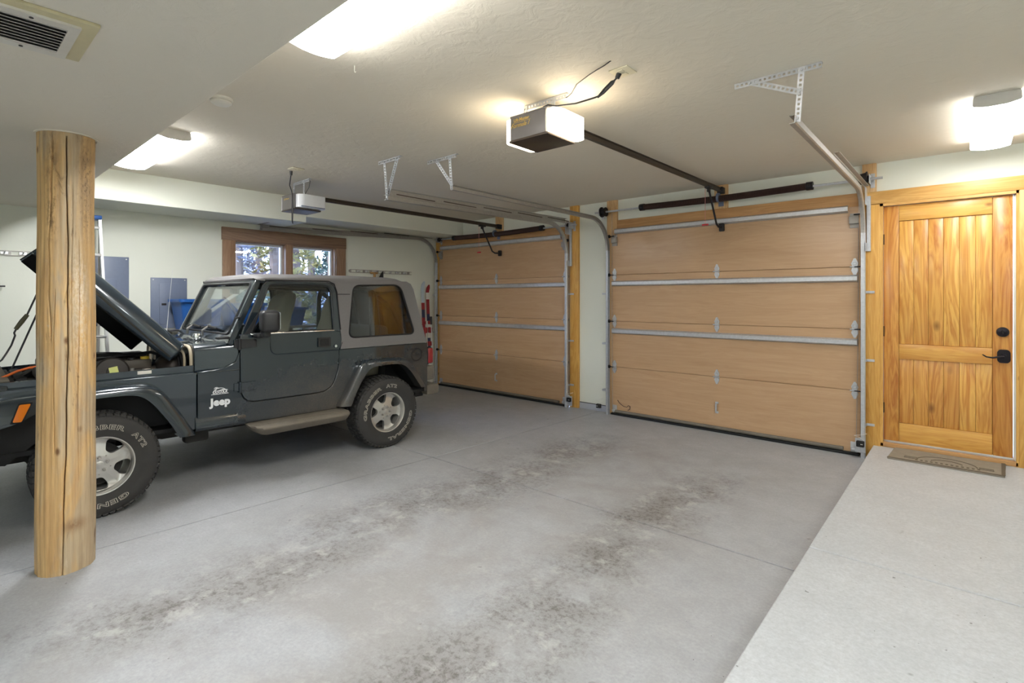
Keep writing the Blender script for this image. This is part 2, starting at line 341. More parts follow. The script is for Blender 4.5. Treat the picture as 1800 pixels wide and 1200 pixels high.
def logwood():
    t = NT('peeled log'); g = t.noise(t.co((9, 9, .7)), 1.5, 5, .6, 1.2); f2 = t.noise(t.co((60, 60, 3)), 1, 4, .6)
    c = t.mix(t.ramp(g, (.3, 0.), (.7, 1.)), lin(226, 190, 132), lin(198, 158, 106))
    grey = t.ramp(t.noise(t.co((3.2, 3.2, .8), loc=(3, 1, 2)), 1.6, 4, .6, .8), (.44, 0.), (.60, .9)); c = t.mix(grey, c, lin(182, 164, 136))
    pale = t.ramp(t.noise(t.co((6, 6, 2.4), loc=(1, 5, 0)), 2.2, 7, .75, .4), (.60, 0.), (.68, .6)); c = t.mix(pale, c, lin(206, 188, 160))
    dk = t.ramp(t.noise(t.co((7, 7, .9), loc=(8, 2, 4)), 1.7, 6, .7, 1.6), (.60, 0.), (.70, .85)); c = t.mix(dk, c, lin(84, 58, 36))
    vo = t.n('ShaderNodeTexVoronoi'); vo.inputs['Scale'].default_value = 1; t.l(t.co((9, 9, 4.5)), vo.inputs['Vector']); kn = t.ramp(vo.outputs['Distance'], (.05, .9), (.13, 0.)); c = t.mix(kn, c, lin(104, 68, 38))
    c = t.mix(t.ramp(f2, (.35, .3), (.6, 0.)), c, lin(110, 76, 44))
    p = t.sep(t.co())
    def patch(y0, wy, z0, wz, sc_, lo, hi):   # a weathered patch with a ragged edge on the side towards the bay
        a = t.math('DIVIDE', t.math('SUBTRACT', p[1], y0), wy); b = t.math('DIVIDE', t.math('SUBTRACT', p[2], z0), wz)
        d = t.math('POWER', 2.718, t.math('MULTIPLY', t.math('ADD', t.math('MULTIPLY', a, a), t.math('MULTIPLY', b, b)), -1.))
        return t.math('MULTIPLY', d, t.ramp(t.noise(t.co((sc_, sc_, sc_ * .5)), 1, 6, .75), (lo, 0.), (hi, 1.)))
    c = t.mix(patch(.045, .035, 1.60, .20, 60, .40, .62), c, lin(226, 212, 190)); c = t.mix(patch(.05, .03, 1.33, .14, 60, .45, .66), c, lin(220, 204, 178))
    c = t.mix(patch(.075, .04, 2.2, .28, 16, .30, .5), c, lin(168, 142, 110)); c = t.mix(patch(.075, .032, 2.2, .25, 90, .52, .64), c, lin(84, 66, 48))
    c = t.mix(patch(-.075, .022, 2.15, .28, 14, .45, .60), c, lin(66, 42, 24)); c = t.mix(patch(.02, .05, .27, .035, 30, .30, .5), c, lin(140, 108, 76))
    t.set(Base_Color=c, Roughness=.55, Specular_IOR_Level=.35); t.bump(t.mix(.5, g, f2), .4, .006); return t.m
M['log'] = logwood()
# ------------------------------------------------------------------ room shell
XW, YG, ZC, ZD = -7.25, 6.165, 2.88, 2.50
jx = lambda y: -4.085 + (y - .28) * .0495
fl = empty('floor', kind='structure')
for (a, b) in (((-5.3), 3.284), (3.297, YG + .2)):
    for side in (0, 1):
        if side == 0: q = [(XW - .2, a), (jx(a) - .005, a), (jx(b) - .005, b), (XW - .2, b)]
        else: q = [(jx(a) + .005, a), (3.3, a), (3.3, b), (jx(b) + .005, b)]
        obj('slab', MB().prism(q, -.10, 0, lambda x, y, d: (x, y, d)), M['floor'], fl, bevel=.003, seg=1)
obj('joint_bed', MB().box(XW - .2, 3.3, -5.3, YG + .2, -.14, -.012), M['joint'], fl)
rf = empty('raised_floor', kind='structure')
obj('slab', MB().box(-.685, 3.3, -5.3, 3.374, .001, .123), M['step'], rf, bevel=.006)
obj('slab', MB().box(-.685, 3.3, 3.385, YG, .001, .123), M['step'], rf, bevel=.006)
obj('joint_bed', MB().box(-.68, 3.3, -5.3, YG, .001, .112), M['joint'], rf)
struct('ceiling', MB().box(XW - .2, 3.4, .887, YG + .2, ZC, ZC + .2), M['ceil'])
struct('ceiling_dropped', MB().box(XW - .2, 3.4, -5.3, .887, ZD, ZC + .2), M['ceil'], bevel=.006)
struct('ceiling_soffit', MB().box(XW - .1, -6.55, .887, 3.33, 2.56, ZC).box(XW - .1, -6.551, 3.33, YG, 2.636, ZC), M['wall'], bevel=.006)
struct('wall_back', MB().box(XW - .2, 3.4, -5.4, -5.2, -.1, ZD + .1), M['wall'])
struct('wall_right', MB().box(3.25, 3.45, -5.4, YG + .2, -.1, ZC), M['wall'])
WY0, WY1, WZ0, WZ1 = 2.70, 4.15, .95, 2.32
struct('wall_left', MB().box(XW - .18, XW, -5.3, WY0, -.1, ZC).box(XW - .18, XW, WY1, YG + .2, -.1, ZC).box(XW - .18, XW, WY0, WY1, -.1, WZ0).box(XW - .18, XW, WY0, WY1, WZ1, ZC), M['wall'])
wf = MB()
for a, b in ((-7.45, -7.06), (-4.36, -3.54), (-.84, -.63), (.31, 3.4)): wf.box(a, b, YG, YG + .18, .09 if a == -4.36 else -.02, ZC)
for a, b, z in ((-7.06, -4.36, 2.44), (-3.54, -.84, 2.44), (-.63, .31, 2.45)): wf.box(a, b, YG, YG + .18, z, ZC)
struct('wall_front', wf, M['wall'])
struct('baseboard_front', MB().box(-4.137, -3.67, YG - .004, YG + .17, -.01, .082), M['stem'])
struct('trim_1', MB().box(-4.137, -3.67, YG - .002, YG + .02, .082, .092), M['darkline'])  # black line along the top of the foundation strip
# window
wn = empty('window_1', kind='structure')
b = MB().rbox(XW, XW + .035, 2.535, 4.315, 2.32, 2.487, .004); obj('head_casing', b, wood('window head pine', lin(150, 122, 100), lin(112, 86, 68), 'y', 1., .5, .4, 4.), wn)
obj('side_casing', MB().rbox(XW, XW + .03, 2.545, 2.70, .78, 2.32, .004), M['wintrim'], wn)
obj('side_casing', MB().rbox(XW, XW + .03, 4.15, 4.31, .78, 2.32, .004), M['wintrim'], wn)
obj('mullion', MB().rbox(XW - .16, XW + .025, 3.372, 3.475, WZ0, 2.32, .004), M['wintrim'], wn)
obj('sill', MB().rbox(XW - .17, XW + .06, 2.545, 4.31, .90, .955, .006), M['wintrim'], wn)
obj('jamb_liner', MB().box(XW - .16, XW, 2.70, 2.712, WZ0, WZ1).box(XW - .16, XW, 4.138, 4.15, WZ0, WZ1).box(XW - .16, XW, 2.70, 4.15, WZ1 - .012, WZ1), M['wintrim'], wn)
for y0, y1 in ((2.712, 3.372), (3.475, 4.138)):
    s = obj('sash', MB().ring([(y0, .955), (y1, .955), (y1, 2.308), (y0, 2.308)], [(y0 + .03, .99), (y1 - .03, .99), (y1 - .03, 2.28), (y0 + .03, 2.28)], ((y0 + y1) / 2, 1.6), lambda a, b, d: (d, a, b), XW - .13, XW - .08), M['milk'], wn)
    obj('pane', MB().box(XW - .108, XW - .102, y0 + .028, y1 - .028, .985, 2.285), M['glass'], s)
    obj('crank_handle', MB().rbox(XW - .08, XW - .05, y1 - .05, y1 - .03, 1.85, 1.92, .004), M['milk'], s)
# jamb boards and headers around the two garage openings
def board(name, x0, x1, z0, z1, mat, y0=6.127, lab=None):
    return struct(name, MB().rbox(x0, x1, y0, YG + .02, z0, z1, .004), M[mat])
board('trim_2', -4.285, -4.137, 0, ZC, 'jamb'); board('trim_3', -3.672, -3.52, 0, ZC, 'pine'); board('trim_4', -.775, -.632, 0, 2.475, 'jamb')
board('trim_5', -.775, -.66, 2.60, ZC, 'pine'); board('trim_6', -7.23, -7.10, 0, ZC - .25, 'jamb')
board('trim_7', -3.52, -.775, 2.462, 2.605, 'pinex'); board('trim_8', -7.10, -4.285, 2.462, 2.605, 'pinex')
board('trim_9', -2.225, -2.075, 2.605, ZC, 'pine'); board('trim_10', -5.75, -5.60, 2.605, ZC, 'pine')

# ------------------------------------------------------------------ entry door (door_3)
d3 = empty('door_3', kind='structure')
obj('head_casing', MB().rbox(-.775, .60, 6.125, YG, 2.478, 2.60, .004), M['jambx'], d3)
obj('side_casing', MB().rbox(.335, .47, 6.125, YG, .124, 2.478, .004), M['jamb'], d3)
obj('jamb', MB().box(-.632, -.606, 6.13, 6.33, .124, 2.478), M['jamb'], d3)
obj('jamb', MB().box(.318, .335, 6.13, 6.33, .124, 2.478), M['jamb'], d3)
obj('head_jamb', MB().box(-.632, .335, 6.13, 6.33, 2.452, 2.478), M['jambx'], d3)
obj('threshold', MB().rbox(-.632, .335, 6.13, 6.26, .124, .165, .006), M['pinex'], d3)
obj('threshold_strip', MB().rbox(-.606, .318, 6.17, 6.24, .16, .1885, .003), M['alu'], d3)
obj('weatherstrip', MB().box(.302, .316, 6.168, 6.18, .18, 2.45), M['white'], d3)
DY = 6.165
leafs = [('stile', -.604, -.487, .188, 2.448, 'cedar', 0), ('stile', .172, .300, .188, 2.448, 'cedar', 0), ('top_rail', -.485, .170, 2.300, 2.448, 'cedarx', 0), ('middle_rail', -.485, .170, .980, 1.122, 'cedarx', 0), ('bottom_rail', -.485, .170, .188, .367, 'cedarx', 0)]
for n, x0, x1, z0, z1, m, r in leafs: obj(n, MB().rbox(x0, x1, DY, DY + .044, z0, z1, .002), M[m], d3)
for z0, z1 in ((.369, .978), (1.124, 2.298)):
    for k in range(6):
        x0 = -.485 + k * .10917; obj('plank', MB().rbox(x0 + .0007, x0 + .1085, DY + .012, DY + .034, z0, z1, .003), M['cedar'], d3)
obj('backing', MB().box(-.6, .298, DY + .03, DY + .042, .19, 2.446), M['cedar'], d3)
for z in (2.13, 1.24, .50): obj('hinge', MB().cyl((-.606, DY - .004, z - .05), (-.606, DY - .004, z + .05), .008), M['bronze'], d3)
e = obj('deadbolt', MB().lathe([(0, .03), (.006, .03), (.010, .028), (.012, .02), (.040, .014), (.043, .0)], Matrix.Translation((.236, DY, 1.267)) @ Euler((R(90), 0, 0)).to_matrix().to_4x4(), 24), M['bronze'], d3)
obj('thumb_turn', MB().rbox(.231, .241, DY - .05, DY - .02, 1.25, 1.285, .003), M['dark'], e)
pl = rpoly([(.20, 1.02), (.215, 1.0), (.27, 1.0), (.285, 1.02), (.285, 1.095), (.27, 1.115), (.215, 1.115), (.20, 1.095)], .01, 3)
e = obj('door_handle', MB().prism(pl, DY - .012, DY).cyl((.243, DY - .05, 1.058), (.243, DY, 1.058), .018), M['bronze'], d3)
obj('lever', MB().tube([(.243, DY - .05, 1.058), (.215, DY - .055, 1.055), (.17, DY - .055, 1.045), (.13, DY - .055, 1.05), (.105, DY - .052, 1.068)], [.010, .009, .007, .006, .005]), M['bronze'], e)
# door mat
mt = empty('door_mat', (-.14, 5.94, .123), 'worn grey brown rubber door mat with a raised arch motif, before the entry door', 'door mat')
obj('mat_base', local(MB().prism([(-.515, 6.135), (.255, 6.135), (.232, 5.70), (-.535, 5.70)], .124, .136, lambda x, y, d: (x, y, d)), mt), M['mat'], mt, bevel=.003)
rl = MB()
rl.prism([(-.535, 5.70), (.232, 5.70), (.233, 5.722), (-.534, 5.722)], .136, .140, lambda x, y, d: (x, y, d)); rl.prism([(.236, 5.72), (.252, 6.135), (.226, 6.135), (.212, 5.72)], .136, .140, lambda x, y, d: (x, y, d))
rl.tube([(x, y, .137) for x, y in arc((-.13, 5.80), .20, 5, 175, 24, lambda a, b: (a, 5.80 + (b - 5.80) * .9))], .004, 5)
rl.tube([(x, y, .137) for x, y in arc((-.13, 5.80), .11, 20, 160, 16, lambda a, b: (a, 5.80 + (b - 5.80) * .9))], .004, 5)
for k in range(13): rl.rbox(-.34 + k * .034, -.322 + k * .034, 5.765, 5.79, .134, .140, .002, 1)
for q in ((-.42, -.33), (.08, .17)):
    rl.tube([(q[0], 5.80, .137), (q[1], 5.80, .137), (q[1], 5.84, .137), (q[0], 5.84, .137)], .004, 5, True)
obj('relief', local(rl, mt), M['matl'], mt)

# ------------------------------------------------------------------ sectional garage doors (door_1, door_2)
def bar(poly, x0, x1): return MB().prism(poly, x0, x1, lambda a, b, d: (d, a, b))
HAT = lambda y, z: [(y, z - .036), (y, z - .032), (y - .010, z - .030), (y - .036, z - .016), (y - .036, z + .016), (y - .010, z + .030), (y, z + .032), (y, z + .036), (y - .014, z + .036), (y - .042, z + .020), (y - .042, z - .020), (y - .014, z - .036)]
def hinge(x, z, big=1.):
    y = 6.12; q = .030 * big
    mb = MB().prism([(x - .008, z + .085), (x + .008, z + .085), (x + q, z + .035), (x + q * .7, z + .006), (x - q * .7, z + .006), (x - q, z + .035)], y - .007, y)
    mb.prism([(x - .008, z - .085), (x + .008, z - .085), (x + q, z - .035), (x + q * .7, z - .006), (x - q * .7, z - .006), (x - q, z - .035)], y - .007, y)
    mb.rbox(x - q * .75, x + q * .75, y - .030, y - .005, z - .004, z + .010, .002, 1); mb.cyl((x - q * 1.25, y - .022, z), (x + q * 1.25, y - .022, z), .007, n=10)
    for dz in (.055, -.055): mb.cyl((x, y - .012, z + dz), (x, y - .004, z + dz), .007, n=8)
    mb.rbox(x - q * .5, x + q * .5, y - .014, y - .005, z + .02, z + .045, .003, 1)
    return mb
def garage_door(name, x0, x1, strutmat):
    d = empty(name, kind='structure'); zs = [.028, .642, 1.252, 1.872, 2.475]
    for k in range(4):
        z0, z1 = zs[k] + (.002 if k else 0), zs[k + 1] - .002
        obj('panel', MB().rbox(x0, x1, 6.12, 6.163, z0, z1, .003, 1).box(x0, x1, 6.14, 6.16, z0 - .01, z0 + .01), M['panel'], d)
    for z in (2.452, 1.757, 1.122): obj('strut', bar(HAT(6.12, z), x0 + (.06 if z > 2 else .02), x1 - (.10 if z > 2 else .02)), M[strutmat], d)
    xm = (x0 + x1) / 2
    for z in zs[1:4]:
        for x in (x0 + .045, xm, x1 - .045):
            h = obj('hinge', hinge(x, z), M['galv'], d)
            if x != xm:
                s = 1 if x > xm else -1
                obj('roller', MB().cyl((x, 6.095, z), (x + s * .055, 6.085, z), .006, n=8).cyl((x + s * .055, 6.085, z), (x + s * .078, 6.085, z), .021, n=14), M['dark'], h)
    for s, x in ((-1, x0 + .05), (1, x1 - .05)):
        q = obj('top_bracket', MB().rbox(x - .04, x + .04, 6.08, 6.12, 2.30, 2.375, .004).rbox(x - .036, x + .036, 6.11, 6.12, 2.26, 2.30, .002).rbox(x - .036, x + .036, 6.11, 6.12, 2.375, 2.405, .002), M['galvd'], d)
        obj('roller', MB().cyl((x, 6.09, 2.39), (x + s * .06, 6.085, 2.39), .006, n=8).cyl((x + s * .06, 6.085, 2.39), (x + s * .08, 6.085, 2.39), .021, n=14), M['dark'], q)
        q = obj('bottom_bracket', MB().rbox(x - .03, x + .03, 6.105, 6.122, .03, .13, .003).rbox(x - .02, x + .02, 6.07, 6.12, .05, .075, .003), M['galv'], d)
        obj('lift_cable', MB().tube([(x + s * .02, 6.09, .07), (x + s * .035, 6.10, 1.2), (x + s * .04, 6.11, 2.7)], .0025, 5), M['galvd'], q)
    obj('bottom_rail', MB().cyl((x0 + .06, 6.098, .052), (x1 - .14, 6.098, .052), .020, n=14).rbox(x0 + .02, x1 - .02, 6.11, 6.16, .012, .03, .003), M['stepd'], d)
    obj('bottom_seal', MB().rbox(x0, x1, 6.085, 6.165, 0, .026, .008), M['blackm'], d)
    h = MB().rbox(xm - .018, xm + .018, 6.112, 6.121, .215, .24, .002, 1).rbox(xm - .018, xm + .018, 6.112, 6.121, .325, .35, .002, 1).rbox(xm - .010, xm + .010, 6.08, 6.09, .235, .33, .004, 1)
    h.rbox(xm - .010, xm + .010, 6.085, 6.118, .228, .238, .002, 1).rbox(xm - .010, xm + .010, 6.085, 6.118, .327, .337, .002, 1); obj('pull_handle', h, M['galv'], d)
    return d
D1 = garage_door('door_1', -7.12, -4.315, 'bright'); D2 = garage_door('door_2', -3.592, -.79, 'galv')
sq = [(-3.50, 6.112, .20), (-3.47, 6.11, .165), (-3.41, 6.108, .13), (-3.36, 6.108, .125), (-3.335, 6.108, .15), (-3.31, 6.108, .14), (-3.315, 6.108, .105), (-3.345, 6.108, .085)]
obj('loose_cord', MB().tube(sq, .004, 6), M['spring'], D2)

# ------------------------------------------------------------------ tracks
def chan(s): # C channel, opening towards -s along x ; (n, x)
    return [(-.025, -s * .028), (-.025, 0), (-.019, s * .008), (.019, s * .008), (.025, 0), (.025, -s * .028), (.021, -s * .028), (.021, -s * .002), (.016, s * .004), (-.016, s * .004), (-.021, -s * .002), (-.021, -s * .028)]
def sweep(path, prof, x):
    secs = []
    for i, (y, z) in enumerate(path):
        a = path[max(i - 1, 0)]; b = path[min(i + 1, len(path) - 1)]; t = Vector((b[0] - a[0], b[1] - a[1])).normalized(); n = Vector((-t.y, t.x))
        secs.append([(x + q[1], y + n.x * q[0], z + n.y * q[0]) for q in prof])
    return MB().loft(secs)
def perf(mb, p0, p1, side, w=.030, t=.003, hole=.013, pitch=.026):
    # perforated strip from p0 to p1, width along side
    p0 = Vector(p0); p1 = Vector(p1); d = (p1 - p0); L = d.length; d.normalize(); sd = Vector(side); sd = (sd - d * sd.dot(d)).normalized(); nn = d.cross(sd)
    F = Matrix((d, sd, nn)).transposed().to_4x4(); F.translation = p0
    e = (w - hole) / 2; mb.box(0, L, -w / 2, -w / 2 + e, 0, t, F); mb.box(0, L, w / 2 - e, w / 2, 0, t, F)
    k = 0.
    while k < L: mb.box(k, min(k + pitch - hole, L), -w / 2 + e, w / 2 - e, 0, t, F); k += pitch
    return mb
def track(x, s, ye, ze, label, angle=None, flag=True, hang=None):
    t = empty('door_track', (x, 6.07, 0), label, 'door track', 'overhead door tracks')
    A = arc((6.065 - .40, 2.20), .40, 0, 90, 10); path = [(6.065, .0)] + A + [(ye, ze)]; zt = 2.60
    path[1:-1] = [(y, z + (zt - 2.60)) for y, z in A]
    obj('vertical_track', local(sweep([(6.065, .0), (6.065, 1.1), (6.065, 2.20)], chan(s), x), t), M['galv'], t)
    obj('curved_track', local(sweep(A, chan(s), x), t), M['galvd'], t)
    obj('horizontal_track', local(sweep([A[-1], (ye, ze)], chan(s), x), t), M['galvd'], t)
    if angle is not None:
        y0, hh = angle; k = (y0 - A[-1][0]) / (ye - A[-1][0]); z0 = 2.60 + (ze - 2.60) * k; x1 = x + s * .010
        mb = MB(); 
        Fv = [(x1, y0, z0 + .026), (x1, 6.0, 2.628)]
        mb.loft([[(x1, y, z - .002), (x1 + s * .003, y, z - .002), (x1 + s * .003, y, z + hh), (x1 + s * .036, y, z + hh), (x1 + s * .036, y, z + hh + .003), (x1, y, z + hh + .003)] for _, y, z in Fv])
        a = obj('angle_iron', local(mb, t), M['galvd'], t)
        if y0 < 4:
            sl_ = MB(); y = y0 + .12
            while y < 5.6:
                z = z0 + (2.628 - z0) * (y - y0) / (6.0 - y0) + .026; sl_.box(x1 - .002, x1 + .004, y, y + .50, z + .012, z + .022); y += .62
            obj('slot', local(sl_, t), M['rail'], a)
    if flag:
        f = MB().rbox(x + s * .012, x + s * .045, 6.10, 6.127, 2.02, 2.56, .002, 1).rbox(x + s * .010, x + s * .015, 6.02, 6.127, 2.02, 2.10, .001, 1).rbox(x + s * .010, x + s * .015, 6.0, 6.127, 2.47, 2.64, .001, 1)
        obj('flag_bracket', local(f, t), M['galv'], t)
    for z in (.32, .95, 1.62):
        xa, xb = sorted((x + s * .008, x + s * .075)); obj('jamb_bracket', local(MB().rbox(xa, xb, 6.118, 6.127, z - .012, z + .012, .002, 1).rbox(min(xa, x + s * .014), max(xa, x + s * .014), 6.06, 6.127, z - .012, z + .012, .001, 1), t), M['galv'], t)
    if hang:
        xa, xb, yc, xv, xd = hang; h = MB()
        perf(h, (xa, yc, ZC - .018), (xb, yc, ZC - .018), (0, 0, 1), .034); h.box(xa, xb, yc - .001, yc + .03, ZC - .003, ZC - .0005)
        perf(h, (xv, yc - .004, ZC - .004), (x + s * .012, ye + .012, ze - .02), (1, 0, 0), .032); perf(h, (xd, yc + .005, ZC - .012), ((xv - .005, yc + .006, 2.735) if xd < -.9 and xv > -.9 else (x + s * .010, ye + .02, ze + .02)), (1, 0, .3), .034)
        for p in ((xv, yc - .008, ZC - .02), (xd, yc - .008, ZC - .02), (x + s * .012, ye + .004, ze)): h.cyl((p[0], p[1] - .004, p[2]), (p[0], p[1] + .008, p[2]), .008, n=8)
        obj('hanger', local(h, t), M['galv'], t)
    return t
T1 = track(-7.165, -1, 3.0, 2.50, 'overhead track by the window wall corner, leftmost of the four', (3.0, .03), False)
T2 = track(-4.285, 1, 2.99, 2.55, 'steel overhead track with slotted angle iron, at the farther garage door', (2.99, .055), True, (-4.27, -3.93, 2.90, -4.17, -3.975))
T3 = track(-3.632, -1, 3.27, 2.60, 'plain steel overhead track beside the white wall strip, hung from a triangular bracket', None, False, (-3.90, -3.49, 3.20, -3.575, -3.78))
T4 = track(-.748, 1, 3.33, 2.60, 'steel overhead track on the entry door side of the nearer garage door', (4.45, .012), True, (-1.075, -.604, 3.30, -.703, -.985))
# a dark bracket at the head of the window wall track
obj('hanger', local(perf(perf(MB(), (-7.20, 2.99, 2.556), (-6.9, 2.99, 2.556), (0, 1, 0), .034), (-7.10, 2.99, 2.556), (-7.165, 3.0, 2.48), (0, 1, 0), .03), T1), M['galvd'], T1)

# ------------------------------------------------------------------ torsion springs
def torsion(x0, x1, s0, s1, xc, label, z=2.718, dr=.070):
    t = empty('torsion_spring', (xc, 6.10, z), label, 'spring', 'torsion springs above the doors'); y = 6.035
    obj('shaft', local(MB().cyl((x0, y, z), (x1, y, z - .006), .0125, n=12), t), M['galv'], t)
    n = int((s1 - s0) / .009); pr = []
    for i in range(2 * n + 1): pr.append((.039 if i % 2 else .033, i / (2 * n) * (s1 - s0)))
    mb = MB().lathe(pr, None, 10); mb.v = [(s0 + p[2], y + p[0], z + p[1] - .014 * math.sin(math.pi * p[2] / (s1 - s0))) for p in mb.v]
    obj('coil', local(mb, t), M['spring'], t)
    for a in (s0, s1): obj('winding_cone', local(MB().cyl((a - .03, y, z), (a + .03, y, z), .043, .043, 14).rbox(a - .012, a + .012, y - .055, y + .055, z - .012, z + .012, .003, 1), t), M['dark'], t)
    for a, q in ((x0 + .14, -1), (x1 - .16, 1)):
        obj('cable_drum', local(MB().cyl((a - .03, y, z), (a + .03, y, z), dr - .022, dr - .008, 20).cyl((a + q * .03, y, z), (a + q * .04, y, z), dr, n=20).cyl((a + q * .04, y, z), (a + q * .055, y, z), .03, n=14), t), M['dark'], t)
        obj('bearing_plate', local(MB().rbox(a + q * .055, a + q * .060, y - .04, 6.127, z - .05, z + .04, .002, 1).rbox(min(a + q * .055, a + q * .09), max(a + q * .055, a + q * .09), 6.118, 6.127, z - .08, z + .06, .002, 1), t), M['galv'], t)
    obj('centre_bracket', local(MB().cyl((xc - .012, y, z), (xc + .012, y, z), .052, n=20).rbox(xc - .02, xc + .02, y, 6.127, z - .045, z + .02, .002, 1).rbox(xc - .03, xc + .03, 6.12, 6.127, z - .09, z + .04, .002, 1), t), M['panelgrey'], t)
torsion(-3.80, -.60, -3.10, -1.215, -2.145, 'dark brown torsion spring on a steel shaft above the nearer garage door')
torsion(-7.14, -4.11, -6.63, -4.72, -5.675, 'black torsion spring on a steel shaft above the farther garage door', 2.598, .034)

# ------------------------------------------------------------------ safety sensors
def sensor(x, y, z, s, label, plate=True):
    t = empty('safety_sensor', (x, y, z), label, 'sensor', 'door safety sensors')
    obj('sensor_body', MB().rbox(-.032, .032, -.02, .02, -.028, .028, .006), M['blackm'], t)
    obj('status_light', MB().cyl((s * .008, -.022, 0), (s * .008, -.019, 0), .004, n=8).cyl((s * .018, -.022, 0), (s * .018, -.019, 0), .004, n=8), M['wire'], t)
    if plate: obj('mount_plate', MB().rbox(-.045, .04, .02, .024, -.09, .05, .002, 1), M['galv'], t)
    obj('sensor_wire', MB().tube([(.03, .015, .03), (.0, .0, .06), (-.05, -.005, .075), (.02, .01, .09), (.05, .03, .10)], .0025, 5), M['wire'], t)
sensor(-.775, 6.005, .145, 1, 'black door sensor on a steel plate beside the raised step', True)
sensor(-4.225, 6.02, .125, 1, 'black door sensor on the pine jamb of the farther door', True)
sensor(-3.735, 6.02, .105, -1, 'black door sensor at the foot of the white wall strip', False)
# ------------------------------------------------------------------ garage door openers
def opener(rx, y0, zr, zb, lit, label, zend):
    t = empty('garage_door_opener', (rx, y0, zr), label, 'door opener', 'ceiling door openers')
    L = lambda mb: local(mb, t)
    x0, x1 = rx - .165, rx + .135; yb = y0 + .28; zt = zr + .0
    obj('motor_housing', L(MB().rbox(x0, x1, y0, yb, zb, zt, .006).rbox(x0 + .0, x1 + .02, y0 - .012, yb, zt - .004, zt + .008, .003).rbox(x0 + .002, x1 - .002, y0 - .010, y0 + .02, zb, zt - .002, .003).rbox(x0 + .1, x0 + .19, y0 + .02, y0 + .09, zt, zt + .022, .008)), M['housing'], t)
    obj('bottom_pan', L(MB().rbox(x0 - .01, x1 + .015, y0 - .012, yb + .01, zb - .012, zb + .004, .004)), M['rail'], t)
    m = M['bulb'] if lit else M['milk']
    pr = rpoly([(x1, y0 + .004), (x1 + .045, y0 + .004), (x1 + .082, y0 + .05), (x1 + .082, yb + .03), (x1 + .02, yb + .04), (x1, yb + .02)], [0, .01, .02, .02, .01, 0], 3)
    obj('light_cover', L(MB().prism(pr, zb + .008, zt - .004, lambda a, b, d: (a, b, d))), m, t)
    pl = [(2 * rx - .03 - a, b) for a, b in pr]
    obj('light_cover', L(MB().prism(pl, zb + .008, zt - .004, lambda a, b, d: (a, b, d))), m, t)
    if not lit: obj('trim_strip', L(MB().rbox(x1 + .002, x1 + .086, y0 + .03, yb + .02, zb + .012, zb + .024, .002)), M['panelgrey'], t)
    # rail
    obj('rail', L(MB().loft([[(rx - .016, y, z - .025), (rx + .016, y, z - .025), (rx + .016, y, z - .010), (rx + .006, y, z - .006), (rx + .006, y, z + .012), (rx + .016, y, z + .016), (rx + .016, y, z + .022), (rx - .016, y, z + .022), (rx - .016, y, z + .016), (rx - .006, y, z + .012), (rx - .006, y, z - .006), (rx - .016, y, z - .010)] for y, z in ((yb - .1, zr + .01), (6.06, zend))])), M['rail'], t)
    obj('header_bracket', L(MB().rbox(rx - .03, rx + .03, 6.03, 6.127, zend - .04, zend + .03, .004)), M['dark'], t)
    yt = 5.70
    tr = obj('trolley', L(MB().rbox(rx - .026, rx + .026, yt - .06, yt + .06, zend - .045, zend - .018, .005).rbox(rx - .014, rx + .014, yt - .02, yt + .02, zend - .08, zend - .04, .004)), M['black'], t)
    obj('door_arm', L(MB().tube([(rx + .005, yt, zend - .07), (rx + .005, yt + .17, zend - .33), (rx + .005, yt + .22, zend - .41), (rx + .005, yt + .28, zend - .435), (rx + .005, 6.10, zend - .43)], .011, 8).rbox(rx - .03, rx + .03, 6.085, 6.12, zend - .475, zend - .385, .01)), M['dark'], t)
    obj('release_cord', L(MB().cyl((rx - .02, yt - .05, zend - .05), (rx - .02, yt - .05, zend - .44), .0028, n=6)), plain('red cord', lin(214, 150, 140), .7), t)
    obj('release_handle', L(MB().rbox(rx - .055, rx + .015, yt - .06, yt - .04, zend - .455, zend - .435, .006)), M['red'], t)
    # hanger straps to the ceiling
    h = MB(); ya = y0 + .12
    perf(h, (rx - .15, ya, ZC - .02), (rx + .21, ya, ZC - .02), (0, 0, 1), .034, .004); h.box(rx - .15, rx + .21, ya, ya + .03, ZC - .003, ZC - .0005)
    perf(h, (rx - .135, ya - .004, ZC - .01), (rx - .135, ya - .004, zt - .02), (1, 0, 0), .032, .004); perf(h, (rx + .10, ya - .004, ZC - .01), (rx + .10, ya - .004, zt - .01), (1, 0, 0), .032, .004)
    obj('hanger', L(h), M['galv'], t)
    return t
O1 = opener(-2.13, 2.60, 2.765, 2.61, True, 'garage door opener with glowing light covers, hung above the empty bay', 2.81)
O2 = opener(-5.63, 2.67, 2.70, 2.545, False, 'unlit garage door opener with milky covers above the parked car', 2.712)
mb = place(text_mb('Lift-Master', .030, .0006, .0004), Matrix.Translation((-2.195, 2.5875, 2.728)) @ Euler((R(90), 0, 0)).to_matrix().to_4x4())
mb.box(-2.27, -2.12, 2.5872, 2.589, 2.721, 2.7225); obj('lettering', local(mb, O1), M['gold'], O1)
mb = place(text_mb('Formula I', .040, .0006, 0, .45), Matrix.Translation((-2.21, 2.5875, 2.690)) @ Euler((R(90), 0, 0)).to_matrix().to_4x4()); obj('lettering', local(mb, O1), M['gold'], O1)
obj('lettering', local(place(text_mb('Lift-Master', .028, .0006), Matrix.Translation((-5.68, 2.6575, 2.655)) @ Euler((R(90), 0, 0)).to_matrix().to_4x4()), O2), M['gold'], O2)
